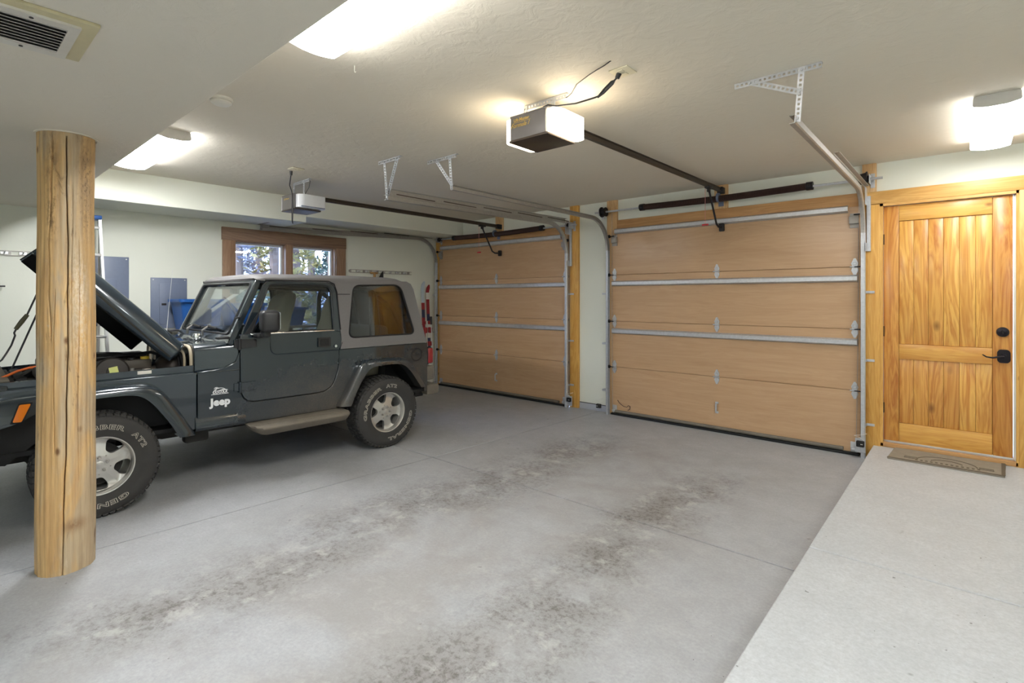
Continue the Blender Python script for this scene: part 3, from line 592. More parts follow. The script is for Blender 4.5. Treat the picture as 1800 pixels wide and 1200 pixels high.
# cords
obj('power_cord', local(MB().tube([(-2.06, 2.66, 2.77), (-2.05, 2.64, 2.795), (-2.0, 2.62, 2.79), (-1.93, 2.62, 2.765), (-1.80, 2.64, 2.755), (-1.68, 2.66, 2.765), (-1.645, 2.665, 2.77), (-1.60, 2.67, 2.80), (-1.535, 2.675, 2.85)], .0055, 7)
    .tube([(-1.655, 2.66, 2.765), (-1.62, 2.665, 2.80), (-1.57, 2.67, 2.835), (-1.545, 2.672, 2.838), (-1.56, 2.672, 2.82), (-1.62, 2.668, 2.78), (-1.66, 2.664, 2.762)], .0055, 7).cyl((-1.535, 2.675, 2.845), (-1.522, 2.677, 2.872), .013, .016, 10), O1), M['black'], O1)
obj('bell_wire', local(MB().tube([(-1.95, 2.73, 2.85), (-1.90, 2.70, 2.842), (-1.86, 2.68, 2.845), (-1.78, 2.62, 2.862), (-1.66, 2.57, 2.868), (-1.60, 2.55, 2.87), (-1.53, 2.53, 2.872), (-1.485, 2.52, 2.88)], .0035, 6), O1), M['black'], O1)
obj('power_cord', local(MB().tube([(-5.24, 2.50, 2.862), (-5.27, 2.51, 2.82), (-5.40, 2.56, 2.76), (-5.48, 2.62, 2.72), (-5.49, 2.64, 2.55), (-5.50, 2.64, 2.40), (-5.505, 2.645, 2.375), (-5.52, 2.645, 2.40), (-5.525, 2.645, 2.55), (-5.53, 2.65, 2.71)], .0055, 7).cyl((-5.24, 2.50, 2.83), (-5.24, 2.50, 2.872), .012, .016, 10), O2), M['black'], O2)
obj('bell_wire', local(MB().tube([(-5.55, 2.80, 2.71), (-5.45, 2.80, 2.78), (-5.42, 2.80, 2.85), (-5.50, 2.79, 2.855), (-5.58, 2.79, 2.85), (-5.66, 2.79, 2.88)], .0035, 6), O2), M['black'], O2)
def outlet(x, y, label):
    t = empty('ceiling_outlet', (x, y, ZC), label, 'outlet', 'ceiling outlets')
    obj('cover_plate', MB().rbox(-.06, .06, -.06, .06, -.008, 0, .003), M['cream'], t); obj('receptacle', MB().rbox(-.018, .018, -.04, -.005, -.012, -.006, .004).rbox(-.018, .018, .005, .04, -.012, -.006, .004), M['cream'], t)
outlet(-1.50, 2.68, 'ivory ceiling outlet with the glowing opener plugged in'); outlet(-5.13, 2.50, 'white ceiling outlet above the unlit opener')

# ------------------------------------------------------------------ fluorescent fixtures
def fixture(x, y, rz, Ln, label, wd=.25, lens='lens'):
    t = empty('ceiling_light', (x, y, ZC), label, 'ceiling light', 'fluorescent ceiling lights', rz=rz); h = Ln / 2; a = wd / 2
    prof = rpoly([(-a, -.058), (-a + .004, -.074), (-.05, -.088), (.05, -.088), (a - .004, -.074), (a, -.058)], [0, .006, .05, .05, .006, 0], 4)
    obj('diffuser', MB().loft([[(s, y_, z) for y_, z in prof] for s in (-h, h)]), M[lens], t)
    obj('fixture_body', MB().rbox(-h, h, -a + .012, a - .012, -.062, 0, .004), M['fixt'], t)
    cap = rpoly([(-a + .022, 0), (-a + .010, -.012), (-a + .008, -.058), (-a + .010, -.066), (-.05, -.080), (.05, -.080), (a - .010, -.066), (a - .008, -.058), (a - .010, -.012), (a - .022, 0)], .004, 2)
    for s0, s1 in ((-h - .004, -h + .003), (h - .003, h + .004)): obj('end_cap', MB().prism(cap, s0, s1, lambda a_, b_, d: (d, a_, b_)), M['fixt'], t)
    return t
LY = 1.288
fixture(-5.31, LY, 0, 1.32, 'fluorescent ceiling light beyond the log post, near the window wall', lens='lensl')
fixture(-1.83, LY, 0, 1.28, 'fluorescent ceiling light at the edge of the lowered ceiling, nearest of the three')
fixture(.147, 5.19, R(90), 1.27, 'fluorescent ceiling light above the wooden entry door', lens='lensr')
def fill_lamp(x, y, z, rz, Ln, lab):
    # added fixtures of the same kind, out of view, to fill in light
    t = fixture(x, y, rz, Ln, 'added fluorescent fill light ' + lab, lens='lensfill'); t.location.z = z

fill_lamp(1.75, LY, ZC, 0, 1.28, 'on the high ceiling beside the photographer'); fill_lamp(-1.6, -1.6, ZD, 0, 1.28, 'on the lowered ceiling behind the photographer, window side'); fill_lamp(1.6, -1.6, ZD, 0, 1.28, 'on the lowered ceiling behind the photographer, door side')
# ------------------------------------------------------------------ vent and smoke detector
t = empty('air_vent', (-2.44, .20, ZD), 'louvred grey air vent on a painted board in the lowered ceiling', 'vent')
L = lambda mb: local(mb, t)
obj('mounting_board', L(MB().rbox(-2.62, -2.235, -.30, .40, ZD - .013, ZD, .003)), M['ventp'], t)
obj('vent_frame', L(MB().ring([(-2.605, -.2), (-2.275, -.2), (-2.275, .355), (-2.605, .355)], [(-2.558, -.12), (-2.318, -.12), (-2.318, .325), (-2.558, .325)], (-2.44, .1), lambda a, b, d: (a, b, d), ZD - .022, ZD - .012)), M['vent'], t)
obj('duct', L(MB().box(-2.56, -2.316, -.125, .327, ZD - .0135, ZD - .0128)), M['ventd'], t)
for k in range(9):
    x = -2.548 + k * .0275; Mx = Matrix.Translation((x, 0, ZD - .019)) @ Matrix.Rotation(R(28), 4, 'Y')
    obj('louver', L(MB().box(-.011, .011, -.12, .325, -.0007, .0007, Mx)), M['vent'], t)
for x in (-2.58, -2.296): obj('screw', L(MB().cyl((x, .23, ZD - .0245), (x, .23, ZD - .02), .006, n=8)), M['dark'], t)
t = empty('smoke_detector', (-3.70, 1.295, ZC), 'round white smoke detector beside the lowered ceiling edge', 'smoke detector')
obj('detector_base', MB().lathe([(0, 0), (.07, 0), (.07, -.012), (.064, -.014)], None, 32), M['white'], t)
obj('detector_cover', MB().lathe([(.064, -.012), (.062, -.030), (.050, -.040), (.020, -.043), (0, -.043)], None, 32), M['white'], t)
obj('sensing_grille', MB().lathe([(.0635, -.018), (.066, -.018), (.066, -.024), (.0625, -.024)], None, 32), M['vent'], t)
t = tag(obj('ceiling_hook', MB().tube([(-2.607, 1.61, ZC), (-2.607, 1.61, ZC - .035), (-2.600, 1.61, ZC - .042), (-2.592, 1.61, ZC - .035)], .002, 6), M['white']), 'tiny white hook hanging from the ceiling near the nearest light', 'hook')
# ------------------------------------------------------------------ log post
pp = empty('log_post', (-3.958, .543, 0), 'peeled round log post with long cracks holding up the lowered ceiling', 'post')
secs = []; random.seed(3); H = ZD
AN = [6.15 - 1.7 + 3.4 * k / 260 for k in range(260)] + [6.15 + 1.7 + (2 * math.pi - 3.4) * k / 44 for k in range(44)]
ph = [random.uniform(0, 6.28) for _ in range(12)]
crk = 6.20   # direction of the long check facing the camera
for i in range(91):
    z = H * i / 90; r0 = .1345 + .004 * math.sin(1.7 * z + 1) + .002 * math.sin(5.3 * z); sec = []
    for a in AN:
        r = r0 + .0035 * math.sin(2 * a + ph[0] + .5 * z) + .0025 * math.sin(3 * a + ph[1] - .9 * z) + .0014 * math.sin(7 * a + ph[2] + 2 * z) + .0012 * math.sin(13 * a + ph[3] + 3.1 * z) + .0008 * math.sin(29 * a + ph[4] + 1.3 * math.sin(3 * z))
        for c0, dep, wd, za, zb in ((crk - .10 + .09 * math.sin(1.5 * z - .6) + .012 * math.sin(11 * z) + .006 * math.sin(31 * z), .035 * min(1, .35 + z * .8), .016, -1, 2.45), (crk + .36 + .02 * math.sin(5 * z), .008, .013, .5, 1.9), (crk - .42 + .03 * math.sin(4 * z) + .01 * math.sin(17 * z), .009, .013, .7, 1.6), (crk - .62 + .05 * math.sin(6 * z) + .02 * math.sin(19 * z), .012, .03, 1.35, 2.5), (crk + .12 + .02 * math.sin(7 * z), .006, .012, 1.2, 2.2)):
            d = (a - c0 + math.pi) % (2 * math.pi) - math.pi
            if za < z < zb: r -= dep * math.exp(-(d / wd) ** 2)
        sec.append((r * math.cos(a) + .022 * z / H, r * math.sin(a) + .006 * z / H, z))
    secs.append(sec)
# fine angular resolution close to the front check comes from a denser ring there
obj('trunk', MB().loft(secs), M['log'], pp, ang=60)
obj('ceiling_collar', MB().lathe([(.135, 0), (.146, 0), (.146, .006), (.135, .006)], Matrix.Translation((.022, .006, ZD - .006)), 40, True), M['ceil'], pp)
# ------------------------------------------------------------------ the parked off-road car (own frame: x forward, y left, z up, origin under the rear axle)
WB = 2.3835
J = empty('car', (-5.390, 3.229, 0), 'dark green two door off-road car with grey hardtop and raised hood, parked left of the post', 'car', rz=R(-91.653))
J['label'] = 'dark green two-door off-road car with a grey hardtop and its hood raised'
SY = lambda z: .765 if z < 1.055 else .765 - .085 * (z - 1.055)          # body side, leaning in above the belt
side = lambda s: (lambda a, b, d: (a, s * (SY(b) - d), b))
def mirror(mb): mb.v = [(x, -y, z) for x, y, z in mb.v]; return mb
DOOR = [(1.418, 1.245), (1.421, .800), (1.415, .755), (1.395, .705), (1.36, .675), (1.31, .662), (1.20, .660), (.72, .660), (.66, .668), (.60, .70), (.565, .75), (.525, .86), (.487, 1.10), (.482, 1.20), (.495, 1.235), (.545, 1.245)]
def grow(p, k):  # offset outline outwards
    out = []
    for i in range(len(p)):
        a = Vector(p[i - 1]); b = Vector(p[(i + 1) % len(p)]); t = (b - a).normalized(); out.append((p[i][0] + t.y * k, p[i][1] - t.x * k))
    return out
ar = sum((DOOR[i - 1][0] * DOOR[i][1] - DOOR[i][0] * DOOR[i - 1][1]) for i in range(len(DOOR))); sg = 1 if ar > 0 else -1
DG = grow(DOOR, .006 * sg)
tub = [(-.575, 1.055), (.50, 1.055)] + [p for p in reversed(DG[1:13])] + [(1.427, 1.10), (1.46, 1.02), (1.55, .975), (1.748, .958), (1.748, .50), (1.70, .485), (.54, .480), (.50, .52), (.36, .72), (.28, .83), (.20, .875), (-.20, .875), (-.28, .82), (-.45, .585), (-.575, .575)]
for s in (1, -1):
    obj('body_side', MB().prism(tub, 0, .04, side(s)), M['paint'], J, bevel=.008)
    # lower roll of the rocker and cowl side
    obj('rocker', MB().loft([[(x, s * y, z) for y, z in ((.75, .60), (.772, .575), (.786, .54), (.785, .505), (.765, .482), (.70, .478), (.70, .6))] for x in ((1.765), 1.55, 1.45)], True).loft([[(x, s * y, z) for y, z in ((.75, .60), (.772 - k, .575), (.786 - k, .54), (.785 - k, .505), (.765, .482), (.70, .478), (.70, .6))] for x, k in ((1.45, 0), (1.38, .016))]), M['paint'], J)
    for pp_ in (((1.745, .958), (1.60, .952), (1.43, .950)),): obj('belt_crease', MB().tube([(x, s * .7655, z) for x, z in pp_], .0035, 6), M['paint'], J)
obj('tailgate', MB().rbox(-.59, -.55, -.74, .74, .50, 1.055, .012), M['paint'], J)
obj('floor_pan', MB().box(-.56, 2.9, -.72, .72, .50, .53).box(-.56, .6, -.72, -.70, .5, .88).box(-.56, .6, .70, .72, .86, .88).box(1.66, 1.70, -.66, .66, .5, 1.12), M['blackm'], J)
# inner wheel arches and underside
ch = MB().rbox(-.60, 2.95, .36, .46, .40, .50, .01).rbox(-.60, 2.95, -.46, -.36, .40, .50, .01).cyl((0, -.62, .36), (0, .62, .36), .045).cyl((WB, -.62, .36), (WB, .62, .36), .045)
ch.rbox(.3, .9, -.25, .25, .30, .5, .05).rbox(1.1, 1.9, -.18, .18, .32, .52, .05).cyl((1.2, .30, .42), (-.4, .30, .40), .05).rbox(.95, 1.15, -.5, .6, .33, .40, .02).cyl((0, -.1, .36), (0, .14, .36), .13)
for x in (0, WB):
    for s in (1, -1): ch.cyl((x - .1, s * .5, .36), (x - .16, s * .48, .80), .035).cyl((x, s * .62, .365), (x, s * .74, .365), .15, n=20)
ch.rbox(1.62, 1.80, .52, .62, .36, .50, .02).rbox(.62, .72, .55, .66, .36, .48, .02)
obj('chassis', ch, M['under'], J)
for s in (1, -1):
    l = MB(); l2 = MB(); l2.loft([[(x, s * y, z) for y in (.42, .74)] for x, z in ((.52, .50), (.38, .72), (.28, .84), (.20, .885), (-.20, .885), (-.28, .83), (-.47, .58))], False, False); l.loft([[(x, s * y, z) for y in (.40, .72)] for x, z in ((1.80, .50), (1.92, .74), (2.03, .85), (2.12, .88), (2.72, .88), (2.85, .75))], False, False)
    l2.box(-.46, .50, s * .42 - .005, s * .42 + .005, .45, .88); obj('wheel_well', l, M['under'], J); obj('wheel_well', l2, M['under'], J)
# ---- doors
WIN_O = [(1.405, 1.24), (1.385, 1.30), (1.215, 1.675), (1.19, 1.705), (1.15, 1.715), (.62, 1.715), (.56, 1.70), (.525, 1.65), (.505, 1.55), (.492, 1.24)]
WIN_I = [(1.325, 1.252), (1.315, 1.285), (1.175, 1.655), (1.155, 1.678), (1.12, 1.685), (.65, 1.685), (.60, 1.672), (.575, 1.63), (.568, 1.55), (.562, 1.252)]
for s in (1, -1):
    d = obj('door', MB().prism(DOOR, 0, .035, side(s)), M['paint'], J, bevel=.006)
    obj('window_frame', MB().ring(WIN_O, WIN_I, (.92, 1.46), side(s), -.002, .03, 40), M['paint'], d, bevel=.004)
    gsk = grow(WIN_I, -.012); gsk = WIN_I
    obj('window_seal', MB().tube([side(s)(a, b, -.001) for a, b in WIN_I], .008, 6, True).tube([side(s)(a, b, .001) for a, b in WIN_O[1:]], .0045, 6), M['black'], d)
    obj('window_glass', MB().prism(WIN_I, .014, .018, side(s)), M['cglass'], d)
    if s > 0: obj('sill_strip', MB().rbox(.56, 1.34, .755, .768, 1.240, 1.254, .004), M['chrome'], d)
    ln = rpoly([(1.165, 1.235), (1.165, 1.055), (.488, 1.052)], [0, .07, 0], 6)
    obj('pressed_line', MB().tube([side(s)(a, b, -.0005) for a, b in ln], .0035, 6), M['paint'], d)
    h = obj('door_handle', MB().prism(rpoly([(.600, 1.09), (.725, 1.09), (.725, 1.185), (.600, 1.185)], .015, 3), -.010, .005, side(s)), M['black'], d)
    obj('handle_paddle', MB().prism(rpoly([(.622, 1.102), (.706, 1.102), (.706, 1.172), (.622, 1.172)], .012, 3), -.016, -.006, side(s)), M['blackm'], d)
    obj('door_lock', MB().cyl(side(s)(.545, 1.092, .0), side(s)(.545, 1.092, -.005), .013, n=16), M['chrome'], d)
    obj('upper_hinge', MB().prism(rpoly([(1.432, 1.13), (1.29, 1.135), (1.29, 1.205), (1.432, 1.21)], .008, 2), -.014, .0, side(s)).prism(rpoly([(1.47, 1.135), (1.435, 1.135), (1.435, 1.205), (1.47, 1.205)], .004, 2), -.012, 0, side(s)).cyl((1.434, s * .784, 1.12), (1.434, s * .784, 1.215), .012, n=10), M['black'], d)
    obj('lower_hinge', MB().prism([(1.425, .765), (1.425, .835), (1.30, .838), (1.285, .828), (1.30, .765)], -.012, 0, side(s)).prism(rpoly([(1.475, .768), (1.435, .768), (1.435, .835), (1.475, .835)], .004, 2), -.012, 0, side(s)).cyl((1.43, s * .782, .755), (1.43, s * .782, .845), .011, n=10), M['paint'], d)
    # mirror
    Mx = Matrix.Translation((1.25, s * .93, 1.362)) @ Matrix.Rotation(s * R(-14), 4, 'Z')
    m = obj('mirror', MB().rbox(-.075, .07, -.105, .105, -.090, .095, .035, 4, Mx), M['black'], J, ang=60)
    obj('mirror_arm', MB().rbox(1.23, 1.29, *sorted((s * .84, s * .93)), 1.225, 1.275, .012).rbox(1.22, 1.32, *sorted((s * .755, s * .86)), 1.215, 1.255, .010), M['black'], m)
    obj('mirror_glass', MB().rbox(-.079, -.073, -.085, .085, -.07, .075, .002, 1, Mx), M['chrome'], m)
    # black sail panel at the front corner of the window
    obj('sail_panel', MB().prism([(1.385, 1.25), (1.325, 1.25), (1.24, 1.47)], -.004, .002, side(s)), M['black'], m)
# ---- cowl and windshield
def cowl_sec(x, zt, hw):
    p = rpoly([(-hw, .95), (-hw, zt - .03), (-hw + .06, zt), (hw - .06, zt), (hw, zt - .03), (hw, .95)], [0, .05, .12, .12, .05, 0], 5); return [(x, y, z) for y, z in p]
obj('cowl', MB().loft([cowl_sec(1.750, 1.178, .675), cowl_sec(1.70, 1.182, .69), cowl_sec(1.56, 1.19, .72), cowl_sec(1.43, 1.20, .745)]), M['paint'], J, bevel=.006)
obj('hood_seal', MB().tube([(1.765, y, z) for y, z in rpoly([(-.655, .93), (-.655, 1.16), (.655, 1.16), (.655, .93)], [0, .11, .11, 0], 8)], .013, 8).tube([(1.80, y, z) for y, z in rpoly([(-.60, .93), (-.61, 1.12), (.61, 1.12), (.60, .93)], [0, .11, .11, 0], 8)], .010, 8), M['beige'], J)
# windshield frame: plane from (1.555, 1.19) up to (1.262, 1.745)
WA = Vector((1.522, 0, 1.172)); WU = Vector((1.268 - 1.522, 0, 1.748 - 1.172)); WL = WU.length; WU.normalize(); WN = Vector((WU.z, 0, -WU.x))
ws = lambda a, b, d: tuple(WA + Vector((0, a * (1 - .05 * b), 0)) + WU * b - WN * d)
WO = rpoly([(-.752, 0), (.752, 0), (.745, WL), (-.745, WL)], [.02, .02, .07, .07], 5); WI = rpoly([(-.675, .085), (.675, .085), (.675, WL - .055), (-.675, WL - .055)], .05, 5)
wf_ = obj('windshield_frame', MB().ring(WO, WI, (0, .35), ws, 0, .05, 60), M['paint'], J, bevel=.010)
obj('windshield_glass', MB().prism(WI, .012, .018, ws), M['wglass'], wf_)
obj('glass_seal', MB().tube([ws(a, b, 0) for a, b in WI], .010, 6, True), M['blackm'], wf_)
obj('frame_hinge', MB().rbox(1.50, 1.60, .70, .752, 1.215, 1.235, .004).rbox(1.50, 1.60, -.752, -.70, 1.215, 1.235, .004), M['black'], wf_)
obj('frame_hinge', MB().rbox(1.42, 1.46, .725, .765, 1.385, 1.40, .003), M['black'], wf_)
for y in (.10, -.36):
    a = ws(y, .04, -.02); b_ = ws(y + .14, .15, -.03)
    wp = obj('wiper', MB().tube([a, ws(y + .05, .08, -.05), ws(y + .08, .13, -.03)], [.014, .010, .007], 6), M['galvd'], wf_)
    wp.name = 'wiper'; wp2 = obj('wiper', MB().tube([ws(y - .12, .115, -.016), ws(y + .08, .13, -.022), ws(y + .28, .118, -.016)], [.009, .014, .009], 6), M['blackm'], wf_)
obj('washer_bracket', MB().rbox(1.60, 1.66, .30, .36, 1.19, 1.25, .01), M['chrome'], J)
# ---- hardtop
def roof(x, zt, ze, hw):
    p = rpoly([(-hw, ze), (-hw, zt - .045), (-hw + .10, zt - .012), (-.35, zt), (.35, zt), (hw - .10, zt - .012), (hw, zt - .045), (hw, ze)], [0, .03, .08, .1, .1, .08, .03, 0], 4)
    return [(x, y, z) for y, z in p]
ht = obj('hardtop', MB().loft([roof(1.285, 1.762, 1.738, .705), roof(1.27, 1.776, 1.722, .712), roof(1.20, 1.788, 1.716, .714), roof(.9, 1.797, 1.714, .714), roof(.3, 1.803, 1.714, .714), roof(-.15, 1.798, 1.714, .713), roof(-.25, 1.788, 1.71, .71), roof(-.33, 1.765, 1.70, .706), roof(-.385, 1.73, 1.685, .70), roof(-.41, 1.69, 1.66, .695)]), M['top'], J, ang=50)
HO = [(.497, 1.058), (-.562, 1.058), (-.555, 1.10), (-.418, 1.66), (-.385, 1.72), (-.33, 1.745), (.55, 1.745), (.545, 1.70), (.523, 1.64), (.506, 1.55), (.495, 1.255), (.485, 1.235), (.478, 1.15)]
QI = rpoly([(.365, 1.175), (.385, 1.22), (.318, 1.66), (.30, 1.69), (-.22, 1.70), (-.262, 1.685), (-.395, 1.24), (-.385, 1.17)], [.05, .02, .05, .03, .03, .06, .03, .05], 5)
QI = rpoly([(.400, 1.165), (.325, 1.690), (-.245, 1.705), (-.405, 1.165)], [.07, .07, .09, .07], 7)
for s in (1, -1):
    q = obj('hardtop_side', MB().ring(HO, QI, (0, 1.42), side(s), 0, .03, 60), M['top'], J, bevel=.006)
    obj('quarter_window', MB().prism(QI, .004, .009, side(s)), M['tint'], q)
    obj('window_seal', MB().tube([side(s)(a, b, .002) for a, b in QI], .009, 6, True), M['blackm'], q)
    obj('seam', MB().tube([side(s)(.505, 1.60, -.0005), side(s)(.37, 1.60, -.0005)], .003, 6), M['blackm'], q)
rg = lambda a, b, d: (-.575 + .26 * (b - 1.055) + d, a, b)
q = obj('rear_hatch', MB().ring(rpoly([(-.74, 1.06), (.74, 1.06), (.70, 1.70), (-.70, 1.70)], .04, 4), rpoly([(-.62, 1.12), (.62, 1.12), (.58, 1.64), (-.58, 1.64)], .06, 4), (0, 1.38), rg, 0, .03), M['top'], J)
obj('rear_glass', MB().prism(rpoly([(-.63, 1.11), (.63, 1.11), (.59, 1.65), (-.59, 1.65)], .06, 4), .01, .015, rg), M['tint'], q)
obj('rain_rail', MB().tube([(1.20, .722, 1.722), (.60, .722, 1.726), (.54, .72, 1.70), (.513, .725, 1.62), (.50, .74, 1.40), (.49, .755, 1.25)], .006, 6), M['blackm'], J)
# ---- flares
def flare(T, E, yi, s, yo=.855):
    secs = []
    for (tx, tz), (ex, ez) in zip(T, E):
        d = Vector((ex - tx, ez - tz)).normalized() * .02
        secs.append([(tx, s * yi, tz - .004), (tx, s * (yo - .045), tz), (tx + d.x * .5, s * (yo - .015), tz + d.y * .5), (tx + d.x * 1.4, s * yo, tz + d.y * 1.4), (ex, s * yo, ez), (ex - d.x * .1, s * (yo - .02), ez - d.y * .1), (ex, s * yi, ez + .004)])
    return MB().loft(secs)
def dense(P, n=40):   # resample a polyline smoothly, evenly by length
    P = [Vector(p) for p in P]; L = [0]
    for i in range(1, len(P)): L.append(L[-1] + (P[i] - P[i - 1]).length)
    out = []
    for k in range(n + 1):
        t = L[-1] * k / n; i = max(1, min(len(P) - 1, next((j for j in range(1, len(P)) if L[j] >= t - 1e-9), len(P) - 1)))
        out.append(P[i - 1].lerp(P[i], (t - L[i - 1]) / max(L[i] - L[i - 1], 1e-9)))
    for _ in range(2): out = [out[0]] + [(out[i - 1] + out[i] * 2 + out[i + 1]) / 4 for i in range(1, len(out) - 1)] + [out[-1]]
    return [tuple(p) for p in out]
def pairs(PP, n):
    T = dense([p[0] + p[1] for p in PP], n); return [t[:2] for t in T], [t[2:] for t in T]
class V4(tuple): pass
def dense4(PP, n=44):
    def cat(i): return dense([p[i] for p in PP], n)
    # keep the pairing: resample both by the length of the outer line
    P = [Vector((*a, *b)) for a, b in PP]; L = [0]
    for i in range(1, len(P)): L.append(L[-1] + (P[i].xy - P[i - 1].xy).length + .3 * (P[i].zw - P[i - 1].zw).length)
    out = []
    for k in range(n + 1):
        t = L[-1] * k / n; i = max(1, min(len(P) - 1, next((j for j in range(1, len(P)) if L[j] >= t - 1e-9), len(P) - 1)))
        out.append(P[i - 1].lerp(P[i], (t - L[i - 1]) / max(L[i] - L[i - 1], 1e-9)))
    for _ in range(3): out = [out[0]] + [(out[i - 1] + out[i] * 2 + out[i + 1]) / 4 for i in range(1, len(out) - 1)] + [out[-1]]
    return [(q[0], q[1]) for q in out], [(q[2], q[3]) for q in out]
RT, RE = dense4([((.545, .505), (.430, .495)), ((.47, .62), (.385, .60)), ((.385, .78), (.31, .735)), ((.315, .915), (.235, .835)), ((.25, .940), (.17, .862)), ((.0, .938), (0, .868)), ((-.20, .925), (-.15, .862)), ((-.275, .905), (-.215, .835)), ((-.36, .80), (-.29, .76)), ((-.50, .575), (-.425, .575))])
FT, FE = dense4([((1.775, .475), (1.895, .475)), ((1.85, .61), (1.96, .60)), ((1.95, .78), (2.05, .735)), ((2.01, .865), (2.105, .805)), ((2.09, .908), (2.17, .845)), ((2.25, .912), (2.27, .852)), ((2.45, .910), (2.45, .850)), ((2.62, .908), (2.60, .848)), ((2.78, .905), (2.72, .80)), ((2.90, .895), (2.81, .74)), ((2.97, .86), (2.93, .715))])
for s in (1, -1):
    obj('rear_flare', flare(RT, RE, .73, s), M['paint'], J, ang=50)
    f = obj('front_fender', flare(FT, FE, .56, s), M['paint'], J, ang=50)
    FS = lambda a, b, d, s=s: (a, s * (.757 - .105 * max(0, a - 1.75) - d), b)
    obj('fender_side', MB().prism([(1.753, .956), (2.05, .952), (2.45, .945), (2.90, .938), (2.90, .88), (2.12, .88), (2.03, .84), (1.96, .77), (1.80, .50), (1.753, .50)], 0, .02, FS), M['paint'], J, bevel=.004)
    # inner lip the hood sits on
    obj('fender_lip', MB().prism([(1.76, .95), (2.90, .932), (2.90, .985), (1.76, 1.012)], 0, .012, lambda a, b, d, s=s: (a, s * (.700 - .115 * (a - 1.75) - d), b)).prism([(1.76, .952), (2.90, .934), (2.90, .93), (1.76, .948)], 0, .07, lambda a, b, d, s=s: (a, s * (.755 - .105 * (a - 1.75) - d), b)), M['paint'], J)
    obj('side_marker', MB().prism(rpoly([(2.833, .758), (2.79, .755), (2.745, .868), (2.80, .868)], .008, 3), -.004, .010, lambda a, b, d, s=s: (a, s * (.855 - d), b)), M['orange'], f)
    obj('marker_bezel', MB().prism(rpoly([(2.845, .748), (2.785, .745), (2.735, .878), (2.805, .878)], .008, 3), -.001, .010, lambda a, b, d, s=s: (a, s * (.855 - d), b)), M['blackm'], f)
# sticker on the lip, screws
obj('lip_sticker', MB().rbox(2.04, 2.13, .653, .668, .972, .997, .001, 1), M['wire'], J)
# ---- grille, headlights, bumpers, lamps
gm = lambda a, b, d: (2.90 - d, a, b)
g = obj('grille', MB().ring(rpoly([(-.60, .60), (.60, .60), (.58, .985), (-.58, .985)], .05, 4), rpoly([(-.22, .66), (.22, .66), (.22, .95), (-.22, .95)], .02, 3), (0, .80), gm, 0, .06), M['paint'], J, bevel=.006)
for k in range(8): obj('grille_bar', MB().rbox(2.86, 2.90, -.225 + k * .0643 - .012, -.225 + k * .0643 + .012, .65, .96, .006), M['paint'], g)
for s in (1, -1):
    h = obj('headlight', MB().lathe([(0, .03), (.05, .026), (.085, .008), (.09, 0)], Matrix.Translation((2.895, s * .40, .82)) @ Euler((0, R(90), 0)).to_matrix().to_4x4(), 24), M['glass'], J)
    obj('headlight_bowl', MB().lathe([(.012, -.06), (.06, -.03), (.09, 0), (.10, .004), (.10, -.01)], Matrix.Translation((2.895, s * .40, .82)) @ Euler((0, R(90), 0)).to_matrix().to_4x4(), 24), M['chrome'], h)
    t_ = obj('tail_light', MB().rbox(-.665, -.590, *sorted((s * .62, s * .757)), .815, .99, .014), M['redlens'], J)
    obj('light_housing', MB().rbox(-.605, -.585, *sorted((s * .62, s * .752)), .800, 1.005, .008), M['black'], t_)
obj('front_bumper', MB().rbox(2.98, 3.08, -.72, .72, .50, .62, .02).rbox(2.80, 2.99, -.5, .5, .52, .60, .01), M['black'], J)
for s in (1, -1): obj('front_valance', MB().prism([(2.62, .80), (2.96, .74), (2.96, .47), (2.86, .45), (2.70, .58)], 0, .03, lambda a, b, d: (a, s * (.70 - d), b)), M['blackm'], J)
rb_ = obj('rear_bumper', MB().rbox(-.80, -.62, -.70, .70, .44, .56, .025), M['stepd'], J)
obj('bumper_bracket', MB().rbox(-.64, -.52, .35, .60, .42, .54, .01), M['under'], J)
obj('plate_bracket', MB().rbox(-.70, -.60, .45, .725, .62, .78, .014), M['stepd'], J)
obj('fuel_filler', MB().lathe([(.078, -.002), (.074, .006), (.062, .006), (.052, -.018), (0, -.018)], Matrix.Translation((-.425, .765, .930)) @ Euler((R(-90), 0, 0)).to_matrix().to_4x4(), 28).cyl((-.425, .745, .93), (-.425, .765, .93), .030, n=16), M['black'], J)
# ---- side steps
for s in (1, -1):
    st = rpoly([(.74, .480), (.915, .472), (.950, .458), (.952, .440), (.905, .385), (.84, .366), (.74, .40)], [0, .006, .01, .008, .02, .02, 0], 3)
    secs = [[(x + dx * (.48 - z) / .11, s * (.74 + (y - .74) * k), z if z > .455 else .455 + (z - .455) * kz) for y, z in st] for x, k, kz, dx in ((1.385, .55, .6, -.06), (1.36, .88, .9, -.08), (1.33, 1, 1, -.09), (.54, 1, 1, .0), (.50, .99, 1, .02), (.485, .93, .9, .02))]
    b = obj('side_step', MB().loft(secs), M['stepd'], J, ang=40)
    obj('tread_strip', MB().rbox(.58, 1.24, *sorted((s * .79, s * .90)), .468, .476, .003), M['stepd'], b)
